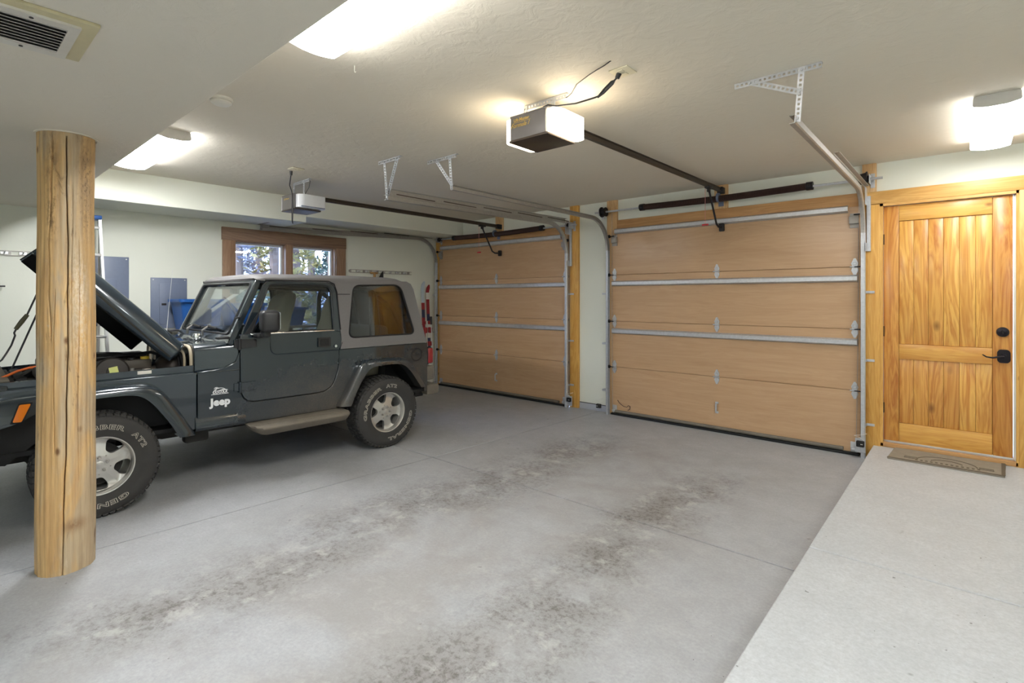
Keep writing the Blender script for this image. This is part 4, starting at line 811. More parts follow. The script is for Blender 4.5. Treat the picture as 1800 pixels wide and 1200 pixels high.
# ---- wheels
def sector_win():
    return rpoly([(.094, -.022), (.150, -.056), (.180, -.054), (.188, 0), (.180, .054), (.150, .056), (.094, .022)], [.02, .03, .03, .03, .03, .03, .02], 4)
RY = Euler((R(-90), 0, 0)).to_matrix().to_4x4()    # lathe axis z -> +y
def wheel_parts():
    ty = MB().lathe([(.200, .100), (.208, .112), (.225, .119), (.258, .1215), (.262, .1235), (.30, .124), (.330, .118), (.350, .106), (.360, .092), (.362, .05), (.362, -.05), (.360, -.092), (.350, -.106), (.30, -.124), (.225, -.119), (.200, -.100)], RY, 72)
    nb = 54
    for k in range(nb):
        a0 = 2 * math.pi * k / nb
        for j, (y0, y1) in enumerate(((-.112, -.068), (-.060, -.008), (.004, .058), (.066, .112))):
            a = a0 + (.5 if j % 2 else 0) * 2 * math.pi / nb + .02 * (j - 1.5); hw = .0165 if j in (0, 3) else .014
            r1 = .3735 if j in (1, 2) else .371; Mx = Matrix.Rotation(-a, 4, 'Y')
            if j in (0, 3):
                s = 1 if j == 3 else -1; v = [(.345, s * .109, -hw), (.345, s * .109, hw), (r1, s * .066, -hw), (r1, s * .066, hw), (r1 - .004, s * .100, -hw), (r1 - .004, s * .100, hw), (.355, s * .112, -hw * .8), (.355, s * .112, hw * .8), (.345, s * .066, -hw), (.345, s * .066, hw)]
                ty.add(v, [(0, 1, 7, 6), (6, 7, 5, 4), (4, 5, 3, 2), (2, 3, 9, 8), (0, 6, 4, 2, 8), (1, 9, 3, 5, 7)], Mx)
            else: ty.box(.355, r1, y0, y1, -hw, hw, Mx)
    rim = MB().lathe([(.196, -.10), (.198, .04), (.200, .085), (.210, .104), (.208, .110), (.200, .108), (.192, .098), (.188, .080), (.186, .03), (.184, -.10)], RY, 72)
    dish = lambda r: .062 - .022 * ((r - .06) / .13) + (.018 * max(0, (r - .165) / .025))
    for k in range(5):
        th = 2 * math.pi * k / 5 + R(90 + 36); outer = arc((0, 0), .190, -36, 36, 14) + arc((0, 0), .058, 36, -36, 8); c = (.145, 0)
        mp = lambda a, b, d, th=th: (a * math.cos(th) - b * math.sin(th), dish(math.hypot(a, b)) - d, a * math.sin(th) + b * math.cos(th))
        rim.ring(outer, sector_win(), c, mp, 0, .035, 40)
    rim.lathe([(0, .062), (.05, .062), (.062, .0625), (.062, .03)], RY, 40)
    return ty, rim
ty, rim = wheel_parts()
def bend(s, size, r, deg, span, outline=.0010):
    # lettering along a circle on the tyre's outer side, reading clockwise from outside; deg = middle, measured from up, clockwise
    mb = text_mb(s, size, outline=outline, offset=.001, space=1.15); w_ = max(p[0] for p in mb.v) - min(p[0] for p in mb.v); k = R(span) / w_; out = []
    for x, y, z in mb.v:
        a = R(deg) + x * k; rr = r + y
        # seen from outside (+y side looking along -y) forward x is to the left
        out.append((-math.sin(a) * rr, .1245 + z, math.cos(a) * rr))
    mb.v = out; return mb
def bend_wide(s, size, r, deg, span): return bend(s, size, r, deg, span)
def make_wheel(x, y, ang, txt=True, inner=False):
    w0 = empty('wheel', (x, y, .368)); w0.parent = J; w0.rotation_euler = (0, R(ang), R(180) if inner else 0)
    obj('tire', ty, M['rubber'], w0, ang=30); r_ = obj('rim', rim, M['rim'], w0, ang=35)
    for k in range(5):
        a = 2 * math.pi * k / 5 + R(90); p = (.040 * math.cos(a), .040 * math.sin(a))
        p = (.048 * math.cos(a), .048 * math.sin(a)); obj('lug_nut', MB().lathe([(0, .085), (.008, .084), (.0105, .078), (.0105, .06), (.017, .0625), (.017, .06)], Matrix.Translation((p[0], 0, p[1])) @ RY, 8), M['galvd'], w0)
        a += R(36); obj('rivet', MB().cyl((.070 * math.cos(a), .05, .070 * math.sin(a)), (.070 * math.cos(a), .066, .070 * math.sin(a)), .005, n=8), M['galvd'], w0)
    obj('centre_cap', MB().lathe([(0, .071), (.018, .070), (.026, .066), (.028, .06)], RY, 24), M['rim'], w0)
    obj('brake_disc', MB().cyl((0, -.02, 0), (0, 0, 0), .15, n=24), M['dark'], w0)
    if txt:
        obj('lettering', bend('GRABBER', .046, .262, -10, 80), M['wtext'], w0); obj('lettering', bend('AT2', .046, .262, 57, 28), M['wtext'], w0)
        obj('lettering', bend('GENERAL', .046, .262, 188, 88), M['wtext'], w0)
    return w0
make_wheel(0, .735, 50, 1); make_wheel(WB, .735, 0, 1)
make_wheel(0, -.735, 0, 0, True); make_wheel(WB, -.735, 0, 0, True)
# ---- hood, raised on its rear hinges
HA = R(46); HP = Vector((1.801, 0, 1.173)); HD = Vector((math.cos(HA), 0, math.sin(HA))); HN = Vector((-math.sin(HA), 0, math.cos(HA)))
def hsec(t, drop=.165, top=0., ins=0.):
    hw = .655 - .135 * t - ins; L = 1.15 * t
    half = rpoly([(0, .022), (hw * .55, .018), (hw - .05, 0), (hw, -.05), (hw + .004, -drop)], [0, .1, .06, .06, 0], 5)
    pts = [(-y, z) for y, z in reversed(half)] + half[1:]
    return [tuple(HP + HD * L + HN * (z - ins - top) + Vector((0, y, 0))) for y, z in pts]
mb = MB().loft([hsec(t) for t in (0, .015, .2, .4, .6, .8, .985, 1)], False, False)
hd = obj('hood', mb, M['paint'], J, ang=50); m = hd.modifiers.new('thick', 'SOLIDIFY'); m.thickness = .008; m.offset = 0
ln_ = MB().loft([hsec(t, .155, .006, .010) for t in (.01, .3, .6, .985)], False, False); l = obj('hood_liner', ln_, M['blackm'], hd, ang=50); m = l.modifiers.new('thick', 'SOLIDIFY'); m.thickness = .006; m.offset = 0
fr = MB()
for y0 in (-.28, .28): fr.loft([[tuple(HP + HD * q + HN * (-.03) + Vector((0, y0 * (1 - .2 * q) + dy, 0))) for dy in (-.03, .03)] + [tuple(HP + HD * q + HN * (-.055) + Vector((0, y0 * (1 - .2 * q) + dy, 0))) for dy in (.02, -.02)] for q in (.08, 1.08)])
fr.loft([[tuple(HP + HD * q + HN * (-.02) + Vector((0, y, 0))) for q in (1.02, 1.13)] + [tuple(HP + HD * q + HN * (-.05) + Vector((0, y, 0))) for q in (1.12, 1.04)] for y in (-.48, .48)])
obj('hood_brace', fr, M['blackm'], hd)
fl_ = MB()
for s in (1, -1): fl_.loft([[tuple(HP + HD * q + HN * (-.163) + Vector((0, s * (hw0 - .004), 0))), tuple(HP + HD * q + HN * (-.167) + Vector((0, s * (hw0 - .030), 0)))] for q, hw0 in ((0.02, .655), (1.14, .525))], False, False)
obj('skirt_flange', fl_, M['paint'], hd)
obj('prop_rod', MB().tube([(2.78, -.35, .97), (2.55, -.45, 1.62)], .007, 6), M['black'], J)
for s in (.42, -.42): obj('hood_hinge', MB().rbox(1.72, 1.83, s - .03, s + .03, 1.165, 1.195, .006), M['paint'], J)
# ---- engine bay
E_ = empty('engine'); E_.parent = J
obj('engine_block', MB().rbox(1.95, 2.65, -.22, .18, .60, .93, .03).rbox(2.0, 2.6, -.14, .10, .90, 1.02, .04).cyl((2.02, -.02, 1.02), (2.58, -.02, 1.02), .035), M['under'], E_)
obj('air_box', MB().rbox(2.25, 2.62, -.58, -.24, .82, 1.06, .03).tube([(2.35, -.24, 1.0), (2.3, -.1, 1.06), (2.15, .05, 1.06), (2.05, .1, 1.02)], .045, 10), M['black'], E_)
obj('battery', MB().rbox(1.86, 2.08, -.60, -.36, .84, 1.05, .012), M['black'], E_)
bb = obj('brake_booster', MB().lathe([(0, .10), (.06, .10), (.10, .07), (.125, .02), (.127, -.03), (.10, -.08), (.05, -.10)], Matrix.Translation((1.86, .40, .97)) @ Euler((0, R(90), 0)).to_matrix().to_4x4(), 32), plain('aged black steel', lin(44, 38, 35), .45, .4), E_)
obj('master_cylinder', MB().cyl((1.95, .40, .975), (2.20, .40, .975), .030, n=16).rbox(1.99, 2.17, .355, .445, .99, 1.065, .012), plain('grimy grey plastic', lin(84, 78, 70), .6), E_)
obj('reservoir_cap', MB().cyl((2.03, .40, 1.065), (2.03, .40, 1.085), .030, n=18), plain('yellow cap', lin(200, 176, 60), .5), E_)
obj('reservoir_cap', MB().cyl((2.12, .40, 1.065), (2.12, .40, 1.08), .025, n=18), M['black'], E_)
obj('air_pump', MB().lathe([(0, .05), (.035, .05), (.04, .035), (.10, .03), (.112, .015), (.112, -.03), (.09, -.04), (0, -.04)], Matrix.Translation((2.255, .46, .985)) @ Euler((R(-78), R(10), 0)).to_matrix().to_4x4(), 28), plain('dusty plastic', lin(50, 46, 43), .6), E_)
obj('spec_label', MB().rbox(-.028, .028, -.035, .035, -.001, .001, .0005, 1, Matrix.Translation((2.25, .512, .995)) @ Euler((R(-78), R(10), 0)).to_matrix().to_4x4()), M['label'], E_)
obj('solenoid', MB().rbox(2.10, 2.20, .50, .56, .93, .985, .008).rbox(2.02, 2.07, .50, .55, .95, 1.0, .006).cyl((2.14, .53, .98), (2.14, .53, 1.01), .014, n=12).cyl((2.06, .53, .98), (2.06, .53, 1.0), .012, n=12), M['galvd'], E_)
obj('coolant_bottle', MB().rbox(2.62, 2.80, .30, .52, .76, .96, .03), M['under'], E_)
obj('radiator', MB().rbox(2.80, 2.85, -.42, .42, .60, .98, .01).rbox(2.72, 2.80, -.36, .36, .62, .99, .03), M['blackm'], E_)
ribs = MB()
for k in range(7): ribs.rbox(2.83, 2.89, -.50 + k * .155, -.44 + k * .155, .985, 1.0, .004)
obj('support_bracket', MB().rbox(2.83, 2.90, -.56, .56, .985, .997, .005), M['stepd'], E_)
hs = MB()
for pts, r in (([(2.80, .25, .95), (2.70, .22, 1.02), (2.5, .16, 1.01), (2.35, .12, .96)], .022), ([(1.84, .46, 1.06), (1.80, .52, 1.10), (1.79, .56, 1.02), (1.80, .56, .93)], .022), ([(1.82, .44, 1.08), (1.815, .50, 1.08), (1.82, .54, .98), (1.83, .55, .93)], .009), ([(2.6, .3, .98), (2.4, .35, 1.03), (2.2, .30, 1.09), (1.95, .22, 1.10), (1.80, .2, 1.04)], .013), ([(2.75, .4, .96), (2.55, .42, 1.0), (2.35, .36, 1.0), (2.25, .2, .99)], .010), ([(2.68, -.1, 1.02), (2.3, .22, 1.08), (2.0, .25, 1.08)], .012), ([(2.45, .3, .98), (2.36, .38, 1.04), (2.15, .36, 1.06)], .008)): hs.tube(pts, r, 8)
obj('hose', hs, M['black'], E_)
obj('inner_fender', MB().prism([(1.76, .55), (2.88, .55), (2.88, .935), (1.76, .95)], 0, .02, lambda a, b, d: (a, .655 - .11 * (a - 1.75) - d, b)).prism([(1.76, .55), (2.88, .55), (2.88, .935), (1.76, .95)], 0, .02, lambda a, b, d: (a, -.655 + .11 * (a - 1.75) + d, b)).box(1.70, 2.9, -.62, .62, .55, .58), M['blackm'], J)
obj('ignition_cable', MB().tube([(2.86, .30, .99), (2.78, .34, 1.035), (2.72, .36, 1.055), (2.66, .36, 1.06)], .009, 8), M['orangec'], E_)
obj('fuse_box', MB().rbox(2.56, 2.70, .30, .46, .99, 1.06, .012), M['black'], E_)
# ---- cabin
def seat(x, y):
    s_ = empty('seat', (x, y, .53)); s_.parent = J
    obj('seat_cushion', MB().rbox(-.10, .42, -.24, .24, .18, .36, .06, 4).rbox(-.05, .38, -.20, .20, 0, .2, .02), M['seat'], s_, ang=60)
    secs = []
    for t, hw, th in ((0, .24, .10), (.12, .245, .10), (.45, .235, .09), (.58, .21, .09), (.66, .185, .095), (.76, .19, .10), (.90, .18, .095), (.955, .155, .08), (.98, .11, .05)):
        cx = -.06 - .22 * t; cz = .28 + t * .82
        secs.append([(cx + th * q[0], q[1] * hw, cz + .25 * th * -q[0]) for q in rpoly([(1, -1), (1, 1), (-1, 1), (-1, -1)], .55, 5)])
    obj('backrest', MB().loft(secs), M['seat'], s_, ang=60)
    return s_
seat(.84, -.36); seat(.55, .36)
obj('rear_seat', MB().rbox(-.20, .18, -.45, .45, .70, .92, .05, 3).rbox(-.28, -.16, -.45, .45, .85, 1.25, .05, 3), M['seat'], J)
obj('roll_bar', MB().tube([(.04, y, z) for y, z in rpoly([(-.60, .85), (-.60, 1.66), (.60, 1.66), (.60, .85)], [0, .14, .14, 0], 8)], .028, 10).tube([(.04, -.56, 1.64), (-.22, -.58, 1.45), (-.45, -.60, 1.0)], .026, 10).tube([(.04, .56, 1.64), (-.22, .58, 1.45), (-.45, .60, 1.0)], .026, 10).tube([(.04, -.5, 1.66), (1.2, -.55, 1.68)], .02, 8).tube([(.04, .5, 1.66), (1.2, .55, 1.68)], .02, 8), M['black'], J)
obj('dashboard', MB().rbox(1.36, 1.52, -.68, .68, .98, 1.20, .04, 3), M['black'], J)
sw = obj('steering_wheel', MB().tube([tuple(Vector((1.12, .36, 1.20)) + Matrix.Rotation(R(-25), 3, 'Y') @ Vector((0, .185 * math.cos(a), .185 * math.sin(a)))) for a in [2 * math.pi * k / 28 for k in range(28)]], .014, 8, True), M['black'], J)
obj('steering_column', MB().tube([(1.12, .36, 1.20), (1.42, .36, 1.06)], .03, 10).tube([(1.115, .19, 1.2), (1.12, .53, 1.2)], .015, 8), M['black'], sw)
obj('rear_view_mirror', MB().rbox(1.20, 1.225, -.11, .11, 1.60, 1.655, .01).tube([(1.22, 0, 1.65), (1.29, 0, 1.69)], .008, 6), M['black'], J)
obj('head_liner', MB().box(-.30, 1.24, -.66, .66, 1.735, 1.745), M['top'], J)
# ---- badges, antenna
def badge(mb): # x right on the page -> backwards along the car
    return place(mb, Matrix(((-1, 0, 0, 0), (0, 0, 1, 0), (0, 1, 0, 0), (0, 0, 0, 1))))
bd = empty('emblem', (1.580, .7655, .672)); bd.parent = J
obj('lettering', badge(text_mb('Jeep', .082, .002, .0045, 0, 0, 1.06)), M['badge'], bd)
se = empty('emblem', (1.583, .7655, .765)); se.parent = J
mb = badge(text_mb('SAHARA', .026, .001, .0008, 0, 0, 1.18)); mb.v = [(x, y, z + .004) for x, y, z in mb.v]; obj('lettering', mb, M['badge'], se)
mb = MB().tube([(-x, .0005, z) for x, z in arc((0, -.012), .060, 25, 155, 16, lambda a, b: (a * 1.0, b * 1.0))], .0028, 5)
mb.prism([(-.066, -.004), (.066, -.004), (.066, .001), (-.066, .001)], 0, .0015, lambda a, b, d: (a, d, b))
mb.prism([(.05, .024), (.02, .027), (-.02, .036), (-.056, .030), (-.062, .025), (-.03, .026), (.0, .022), (.05, .0225)], 0, .0015, lambda a, b, d: (a, d, b))
mb.tube([(.036, .001, .022), (.030, .001, .035), (.028, .001, .049)], .0022, 5)
for a in (20, 60, 110, 150, 190, 340): mb.tube([(.028, .001, .049), (.028 + .010 * math.cos(R(a)), .001, .050 + .008 * math.sin(R(a))), (.028 + .019 * math.cos(R(a)), .001, .045 + .012 * math.sin(R(a)))], .0017, 5)
obj('palm_mark', mb, M['badge'], se)
obj('antenna', MB().tube([(1.62, -.70, 1.18), (1.60, -.70, 1.45), (1.565, -.70, 1.86)], [.004, .002, .0015], 6).cyl((1.62, -.70, 1.15), (1.62, -.70, 1.20), .012), M['alu'], J)
# ------------------------------------------------------------------ things along the window wall
def wall_panel(y0, y1, z0, z1, label, door):
    t = empty('breaker_panel', (XW, (y0 + y1) / 2, (z0 + z1) / 2), label, 'breaker panel', 'electrical panels'); L = lambda mb: local(mb, t)
    obj('panel_cover', L(MB().rbox(XW, XW + .014, y0, y1, z0, z1, .003)), M['panelgrey'], t)
    obj('panel_door', L(MB().rbox(XW + .012, XW + .022, *door, .003)), M['panelgrey'], t)
    obj('latch', L(MB().rbox(XW + .021, XW + .027, door[0] + .02, door[0] + .07, (door[2] + door[3]) / 2 - .02, (door[2] + door[3]) / 2 + .005, .002)), M['dark'], t)
    for y in (y0 + .025, y1 - .025): obj('cover_screw', L(MB().cyl((XW + .013, y, z1 - .025), (XW + .018, y, z1 - .025), .007, n=8)), M['alu'], t)
wall_panel(1.762, 2.142, 1.20, 1.806, 'grey breaker panel with a hinged door behind the car windshield', (1.85, 2.05, 1.25, 1.74))
wall_panel(1.16, 1.552, 1.25, 2.03, 'taller grey electrical panel beside the ladder', (1.24, 1.44, 1.30, 1.78))
t = empty('step_ladder', (-6.95, 1.12, 0), 'folded aluminium step ladder leaning on the wall behind the log post', 'ladder'); L = lambda mb: local(mb, t)
lx = lambda z: -6.86 - .12 * z / 2.4
for y0, y1 in ((1.33, 1.235), (.86, .955)): obj('side_rail', L(MB().loft([[(lx(z) + a, y0 + (y1 - y0) * z / 2.42 + b, z) for a, b in ((-.03, -.012), (.03, -.012), (.03, .012), (-.03, .012))] for z in (0, 2.42)])), M['alu'], t)
for k in range(8):
    z = .28 + k * .29; d = .095 * z / 2.42; obj('rung', L(MB().rbox(lx(z) - .035, lx(z) + .035, .865 + d, 1.325 - d, z - .014, z + .014, .003)), M['alu'], t)
for y in (.95, 1.24): obj('rear_rail', L(MB().loft([[(-7.0 - .10 * (1 - z / 2.4) - .06, y, z), (-6.985 - .10 * (1 - z / 2.4) - .06, y, z), (-6.985 - .10 * (1 - z / 2.4) - .06, y + .02, z), (-7.0 - .10 * (1 - z / 2.4) - .06, y + .02, z)] for z in (0, 2.38)])), M['galvd'], t)
obj('top_cap', L(MB().rbox(-7.10, -6.92, .94, 1.25, 2.40, 2.44, .008)), M['blue'], t)
def toolrack(y0, y1, z0, z1, label):
    t = empty('tool_rack', (XW, (y0 + y1) / 2, z0), label, 'tool rack', 'wall tool racks'); L = lambda mb: local(mb, t)
    mb = MB(); n = int((y1 - y0) / .06); zz = lambda y: z0 + (z1 - z0) * (y - y0) / (y1 - y0)
    mb.box(XW, XW + .012, y0, y1, z0 - .026, z0 - .018).box(XW, XW + .012, y0, y1, z0 + .018, z0 + .026)
    for k in range(n + 1):
        if k % 2 == 0: mb.box(XW, XW + .012, y0 + k * (y1 - y0) / n - .02, min(y1, y0 + k * (y1 - y0) / n + .02), z0 - .018, z0 + .018)
    obj('rail', L(mb), M['galvd'], t); mb = MB()
    for k in range(1, 8):
        y = y0 + k * (y1 - y0) / 8; obj('hook', L(MB().tube([(XW + .01, y, z0), (XW + .05, y, z0 - .006), (XW + .06, y, z0 + .015)], .005, 6).rbox(XW + .008, XW + .016, y - .03, y + .03, z0 - .014, z0 + .014, .002, 1)), M['alu'], t)
    return t
toolrack(4.395, 5.585, 1.99, 1.99, 'slotted steel tool rack on the wall right of the window')
toolrack(-.30, .80, 2.015, 2.015, 'pale steel tool rack on the wall left of the log post')
t = empty('hand_tool', (XW + .085, 4.87, 1.95), 'tan and black hand tool hanging from the rack right of the window', 'tool')
obj('grip', MB().rbox(-.012, .012, -.10, -.06, -.10, .03, .008).rbox(-.012, .012, -.16, -.02, .0, .03, .008), plain('tan wood', lin(170, 130, 80), .6), t)
obj('tool_head', MB().prism([(-.02, -.1), (.08, -.08), (.08, .05), (.05, .02)], -.012, .012, lambda a, b, d: (d, a, b)), M['black'], t)
t = empty('hand_tool', (XW + .05, .46, 1.70), 'thin dark tool handles hanging at the left edge, below the pale rack', 'tool')
obj('tine', MB().tube([(0, -.2, .06), (0, -.05, .045), (0, .03, .05)], .006, 6), M['galvd'], t); obj('tine', MB().tube([(0, -.2, .10), (0, .0, .085)], .006, 6), M['galvd'], t); obj('tine', MB().tube([(0, -.2, -.02), (0, .07, -.02)], .008, 6), M['dark'], t)
# skis and poles in the corner
def ski(y, x, cols, ztop, label, wdt=.036):
    t = empty('ski', (x, y, 0), label, 'ski', 'skis leaning in the corner')
    mb = [(0, .35), (.35, .8), (.8, 1.10), (1.10, 1.22), (1.22, 1.36), (1.36, 1.48), (1.48, 1.60), (1.60, 1.70), (1.70, ztop)]
    k0 = .06 if wdt < .035 else 0
    mb = [(a + (k0 if a else 0), min(ztop, b + k0)) for a, b in mb]; mb[-1] = (mb[-1][0], ztop)
    for (a, b), c in zip(mb, cols):
        n = 6; secs = []
        for k in range(n + 1):
            z = a + (b - a) * k / n; ww = wdt * (1 - .18 * math.sin(math.pi * z / ztop)) * (1 if z < ztop - .06 else max(.12, math.sqrt(max(0, (ztop - z) / .06)))); xx = .02 + .10 * (1 - z / ztop) + (.05 * max(0, z - ztop + .12) / .12) ** 1
            secs.append([(xx - .006, -ww, z), (xx + .006, -ww, z), (xx + .006, ww, z), (xx - .006, ww, z)])
        obj('ski_section', MB().loft(secs), c, t)
    obj('binding', MB().rbox(.06, .12, -wdt * .9, wdt * .9, .72, .80, .012).rbox(.06, .14, -wdt * .8, wdt * .8, .95, 1.05, .015).rbox(.055, .10, -wdt * .6, wdt * .6, 1.10, 1.16, .01), M['red2'], t)
wh = M['white']; pb = plain('pale blue lacquer', lin(190, 205, 215), .3); nv = plain('navy lacquer', lin(44, 52, 84), .3)
ski(5.79, XW + .03, (nv, wh, M['red2'], M['red2'], nv, M['red2'], pb, pb, pb), 1.86, 'pale tipped ski with dark red and navy graphics, left of the pair')
ski(5.90, XW + .03, (wh, nv, wh, nv, M['red2'], M['red2'], wh, M['red2'], M['red2']), 1.80, 'red and white ski with navy bands, right of the pair', .034)
t = empty('ski_pole', (XW + .27, 5.86, 0), 'thin ski pole with a black grip leaning before the skis', 'ski pole')
obj('shaft', MB().cyl((.03, 0, .02), (-.06, .0, 1.10), .008, n=10), M['alu'], t); obj('grip', MB().cyl((-.06, 0, 1.10), (-.07, 0, 1.24), .018, .022, 12), M['black'], t); obj('basket', MB().cyl((.028, 0, .10), (.027, 0, .106), .035, n=16), M['black'], t)
# bins and frame behind the car
def tote(x, y, z, sx_, sy_, h, label, rz=0., mat='blue'):
    t = empty('storage_bin', (x, y, z), label, 'bin', 'blue storage bins', rz=rz)
    secs = []
    for k, zz in ((.80, 0), (1, h)): secs.append([(a * k, b * k, zz) for a, b in rpoly([(-sx_, -sy_), (sx_, -sy_), (sx_, sy_), (-sx_, sy_)], .05, 4)])
    ins = [[(p[0] * .96, p[1] * .96, zz + (0.01 if i else 0)) for p in s] for i, (s, zz) in enumerate(zip(reversed(secs), (h, .012)))]
    obj('bin_body', MB().loft(secs + ins), M[mat], t)
    obj('bin_rim', MB().ring(rpoly([(-sx_ - .02, -sy_ - .02), (sx_ + .02, -sy_ - .02), (sx_ + .02, sy_ + .02), (-sx_ - .02, sy_ + .02)], .05, 4), rpoly([(-sx_ + .01, -sy_ + .01), (sx_ - .01, -sy_ + .01), (sx_ - .01, sy_ - .01), (-sx_ + .01, sy_ - .01)], .05, 4), (0, 0), lambda a, b, d: (a, b, d), h - .03, h + .005), M[mat], t)
    return t
sh = empty('shelf_unit', (-6.95, 2.75, 0), 'low grey steel shelf along the window wall behind the car', 'shelf')
for x in (-7.18, -6.72):
    for y in (1.95, 3.6): obj('upright', local(MB().rbox(x - .015, x + .015, y - .015, y + .015, 0, 1.18, .003), sh), M['galvd'], sh)
for z in (.25, .72, 1.165): obj('shelf_board', local(MB().rbox(-7.21, -6.69, 1.92, 3.63, z, z + .03, .004), sh), M['galvd'], sh)
tote(-6.93, 2.16, 1.195, .19, .235, .35, 'blue storage bin tilted behind the lower corner of the windshield', .05)
tote(-6.93, 2.68, 1.195, .19, .22, .30, 'blue storage bin behind the middle of the windshield', -.03)
tote(-6.95, 3.22, 1.195, .19, .24, .24, 'blue storage bin seen through the driver window')
t = empty('folding_frame', (-6.70, 2.30, 1.2), 'white metal folding frame leaning across the blue bins', 'frame'); L = lambda mb: local(mb, t)
obj('long_bar', L(MB().rbox(-.42, .40, -.012, .012, -.018, .018, .004, 1, Matrix.Translation((-6.66, 2.30, 1.47)) @ Matrix.Rotation(R(90), 4, 'Z') @ Matrix.Rotation(R(-36), 4, 'Y'))), M['white'], t)
obj('cross_bar', L(MB().tube([(-6.66, 2.40, 1.53), (-6.70, 2.60, 1.22)], .016, 6)), M['alu'], t); obj('cross_bar', L(MB().tube([(-6.66, 2.16, 1.38), (-6.69, 2.22, 1.20)], .016, 6)), M['white'], t)
# cable hanging from the raised hood into the engine bay
def jw(x, y, z):
    c, s = math.cos(R(-91.653)), math.sin(R(-91.653)); return (-5.390 + c * x - s * y, 3.229 + s * x + c * y, z)
t = empty('hanging_cable', jw(2.74, .3, 1.3), 'thin black cable with an inline connector hanging from the raised hood', 'cable'); L = lambda mb: local(mb, t)
obj('cord', L(MB().tube([jw(*p) for p in ((2.58, .3, 1.85), (2.66, .3, 1.63), (2.705, .3, 1.50), (2.73, .3, 1.43))], .006, 7).tube([jw(*p) for p in ((2.785, .3, 1.335), (2.795, .3, 1.31), (2.79, .3, 1.29), (2.81, .3, 1.22), (2.835, .3, 1.165), (2.86, .32, 1.12), (2.90, .35, 1.09))], .006, 7)), M['black'], t)
obj('connector', L(MB().tube([jw(*p) for p in ((2.725, .3, 1.44), (2.755, .3, 1.39), (2.787, .3, 1.335))], [.013, .016, .013], 8)), plain('olive connector', lin(66, 64, 44), .6), t)
# ------------------------------------------------------------------ outdoors, seen through the window
g = MB(); NX = 24
for i in range(NX):
    for j in range(NX):
        pass
vs = []; fs = []; random.seed(11)
for i in range(NX + 1):
    for j in range(NX + 1):
        x = -7.6 - 40 * (i / NX) ** 1.3; y = -22 + 60 * j / NX; d = -x - 7.6
        vs.append((x, y, -.35 + .05 * d + .0055 * d * d * .25 + .35 * math.sin(.5 * x + .3 * y) * min(1, d / 6) + random.uniform(-.1, .1)))
for i in range(NX):
    for j in range(NX): a = i * (NX + 1) + j; fs.append((a, a + 1, a + NX + 2, a + NX + 1))
mb = MB(); mb.add(vs, fs)
def hillmat():
    t = NT('rocky snowy slope'); v = t.co(); n = t.noise(v, 1.4, 6, .7); n2 = t.noise(v, 9, 4, .7)
    c = t.mix(t.ramp(n, (.42, 0.), (.56, 1.)), lin(110, 104, 100), lin(168, 166, 172)); c = t.mix(t.ramp(n2, (.55, 0.), (.62, .8)), c, lin(96, 84, 70)); t.set(Base_Color=c, Roughness=.9); return t.m
struct('hill', mb, hillmat(), ang=80)
struct('ground', MB().box(-11.2, -7.44, -20, 30, -.6, -.22).box(-7.44, 20, 6.4, 30, -.6, -.12), plain('snowy bounce ground', lin(232, 236, 244), .8, noise=.05, ns=3))  # near strip is unseen, whitened to bounce daylight up to the soffit
def leafm(name, a, b):
    t = NT(name); oi = t.n('ShaderNodeObjectInfo'); c = t.mix(t.noise(t.co(), 3., 3), a, b); t.set(Base_Color=c, Roughness=.7); return t.m
FOL = [leafm('gold green needles', lin(118, 104, 44), lin(74, 70, 30)), leafm('deep green needles', lin(48, 66, 50), lin(27, 42, 32)), leafm('frosted needles', lin(112, 112, 120), lin(70, 72, 78))]
BARK = plain('bark', lin(84, 70, 60), .9, noise=.3, ns=8)
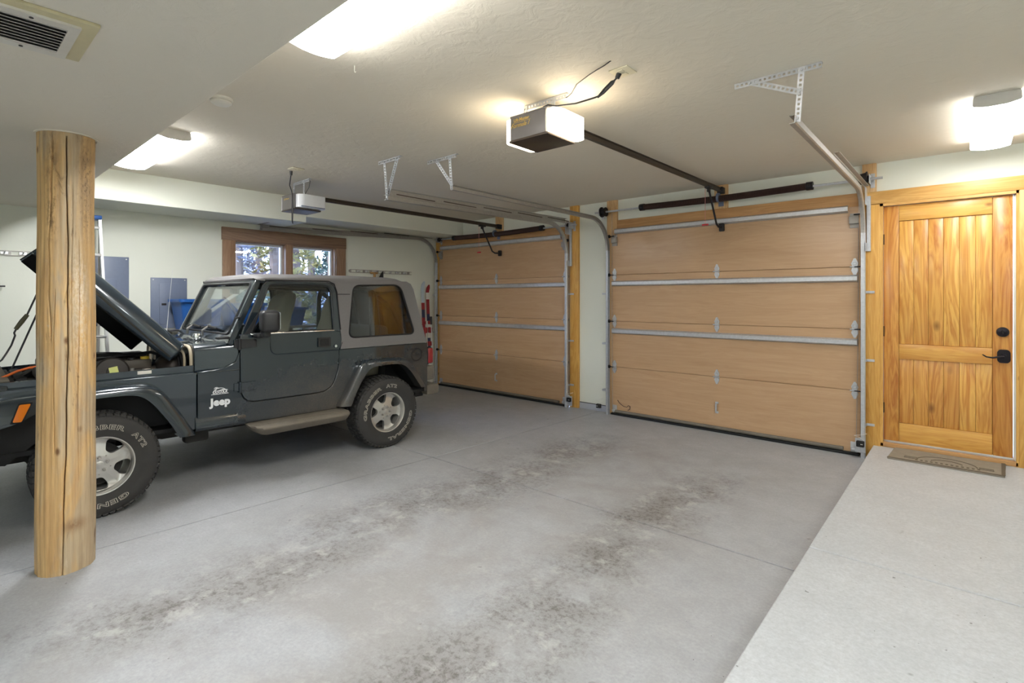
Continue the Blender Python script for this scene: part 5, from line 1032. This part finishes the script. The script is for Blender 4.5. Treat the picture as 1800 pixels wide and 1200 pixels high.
def tree(x, y, h, kind, rr, z0, label, seed):
    rnd = random.Random(seed); t = empty('conifer', (x, y, z0), label, 'tree', 'trees outside the window')
    obj('trunk', MB().tube([(rnd.uniform(-.05, .05), rnd.uniform(-.05, .05), h * k / 6) for k in range(7)], [.13 * (1 - k / 7) + .015 for k in range(7)], 8), BARK, t)
    br = MB(); lv = MB(); n = int(h * 11)
    for i in range(n):
        z = .5 + (h - .6) * (i + rnd.random()) / n; L_ = rr * (1 - z / h) ** .75 + .12; a = rnd.uniform(0, 6.28); dr = -.25 * L_ + rnd.uniform(-.1, .15)
        tip = (L_ * math.cos(a), L_ * math.sin(a), z + dr); br.tube([(0, 0, z), (tip[0] * .5, tip[1] * .5, z + dr * .3), tip], [.014, .010, .004], 4)
        for _ in range(20):
            q = rnd.uniform(.25, 1.05); s_ = rnd.uniform(.05, .13); c = Vector((tip[0] * q + rnd.gauss(0, .07), tip[1] * q + rnd.gauss(0, .07), z + dr * q * (.6 + .4 * q) + rnd.gauss(0, .06)))
            u = Vector((rnd.gauss(0, 1), rnd.gauss(0, 1), rnd.gauss(0, .6))).normalized(); w_ = u.orthogonal().normalized()
            lv.add([c - u * s_, c + w_ * s_ * .32, c + u * s_, c - w_ * s_ * .32], [(0, 1, 2, 3)])
    obj('branches', br, BARK, t); o = obj('foliage', lv, FOL[kind], t, flat=True); o['kind'] = 'stuff'
for i, (x, y, h, k, rr, lab) in enumerate((
        (-10.6, 5.15, 6.0, 0, .62, 'gold green conifer filling the left half of the right window pane'),
        (-12.2, 6.85, 7.0, 1, .80, 'deep green conifer at the right edge of the right window pane'),
        (-9.6, 4.28, 5.5, 0, .36, 'gold green conifer at the right edge of the left window pane'),
        (-13.5, 5.1, 7.0, 2, .60, 'pale frosted conifer at the left edge of the left window pane'),
        (-16., 6.7, 7.5, 2, .80, 'pale frosted conifer in the middle of the left window pane'),
        (-14.8, 7.75, 8.0, 1, .80, 'deep green conifer farther off in the middle of the right window pane'),
        (-13.0, 6.0, 6.5, 0, .55, 'gold green conifer half hidden by the window mullion'),
        (-9.2, 3.55, 2.1, 1, .50, 'low bushy green conifer seen through the car windshield'))):
    tree(x, y, h, k, rr, -.3 + .03 * (-x - 7.6), lab, 40 + i)
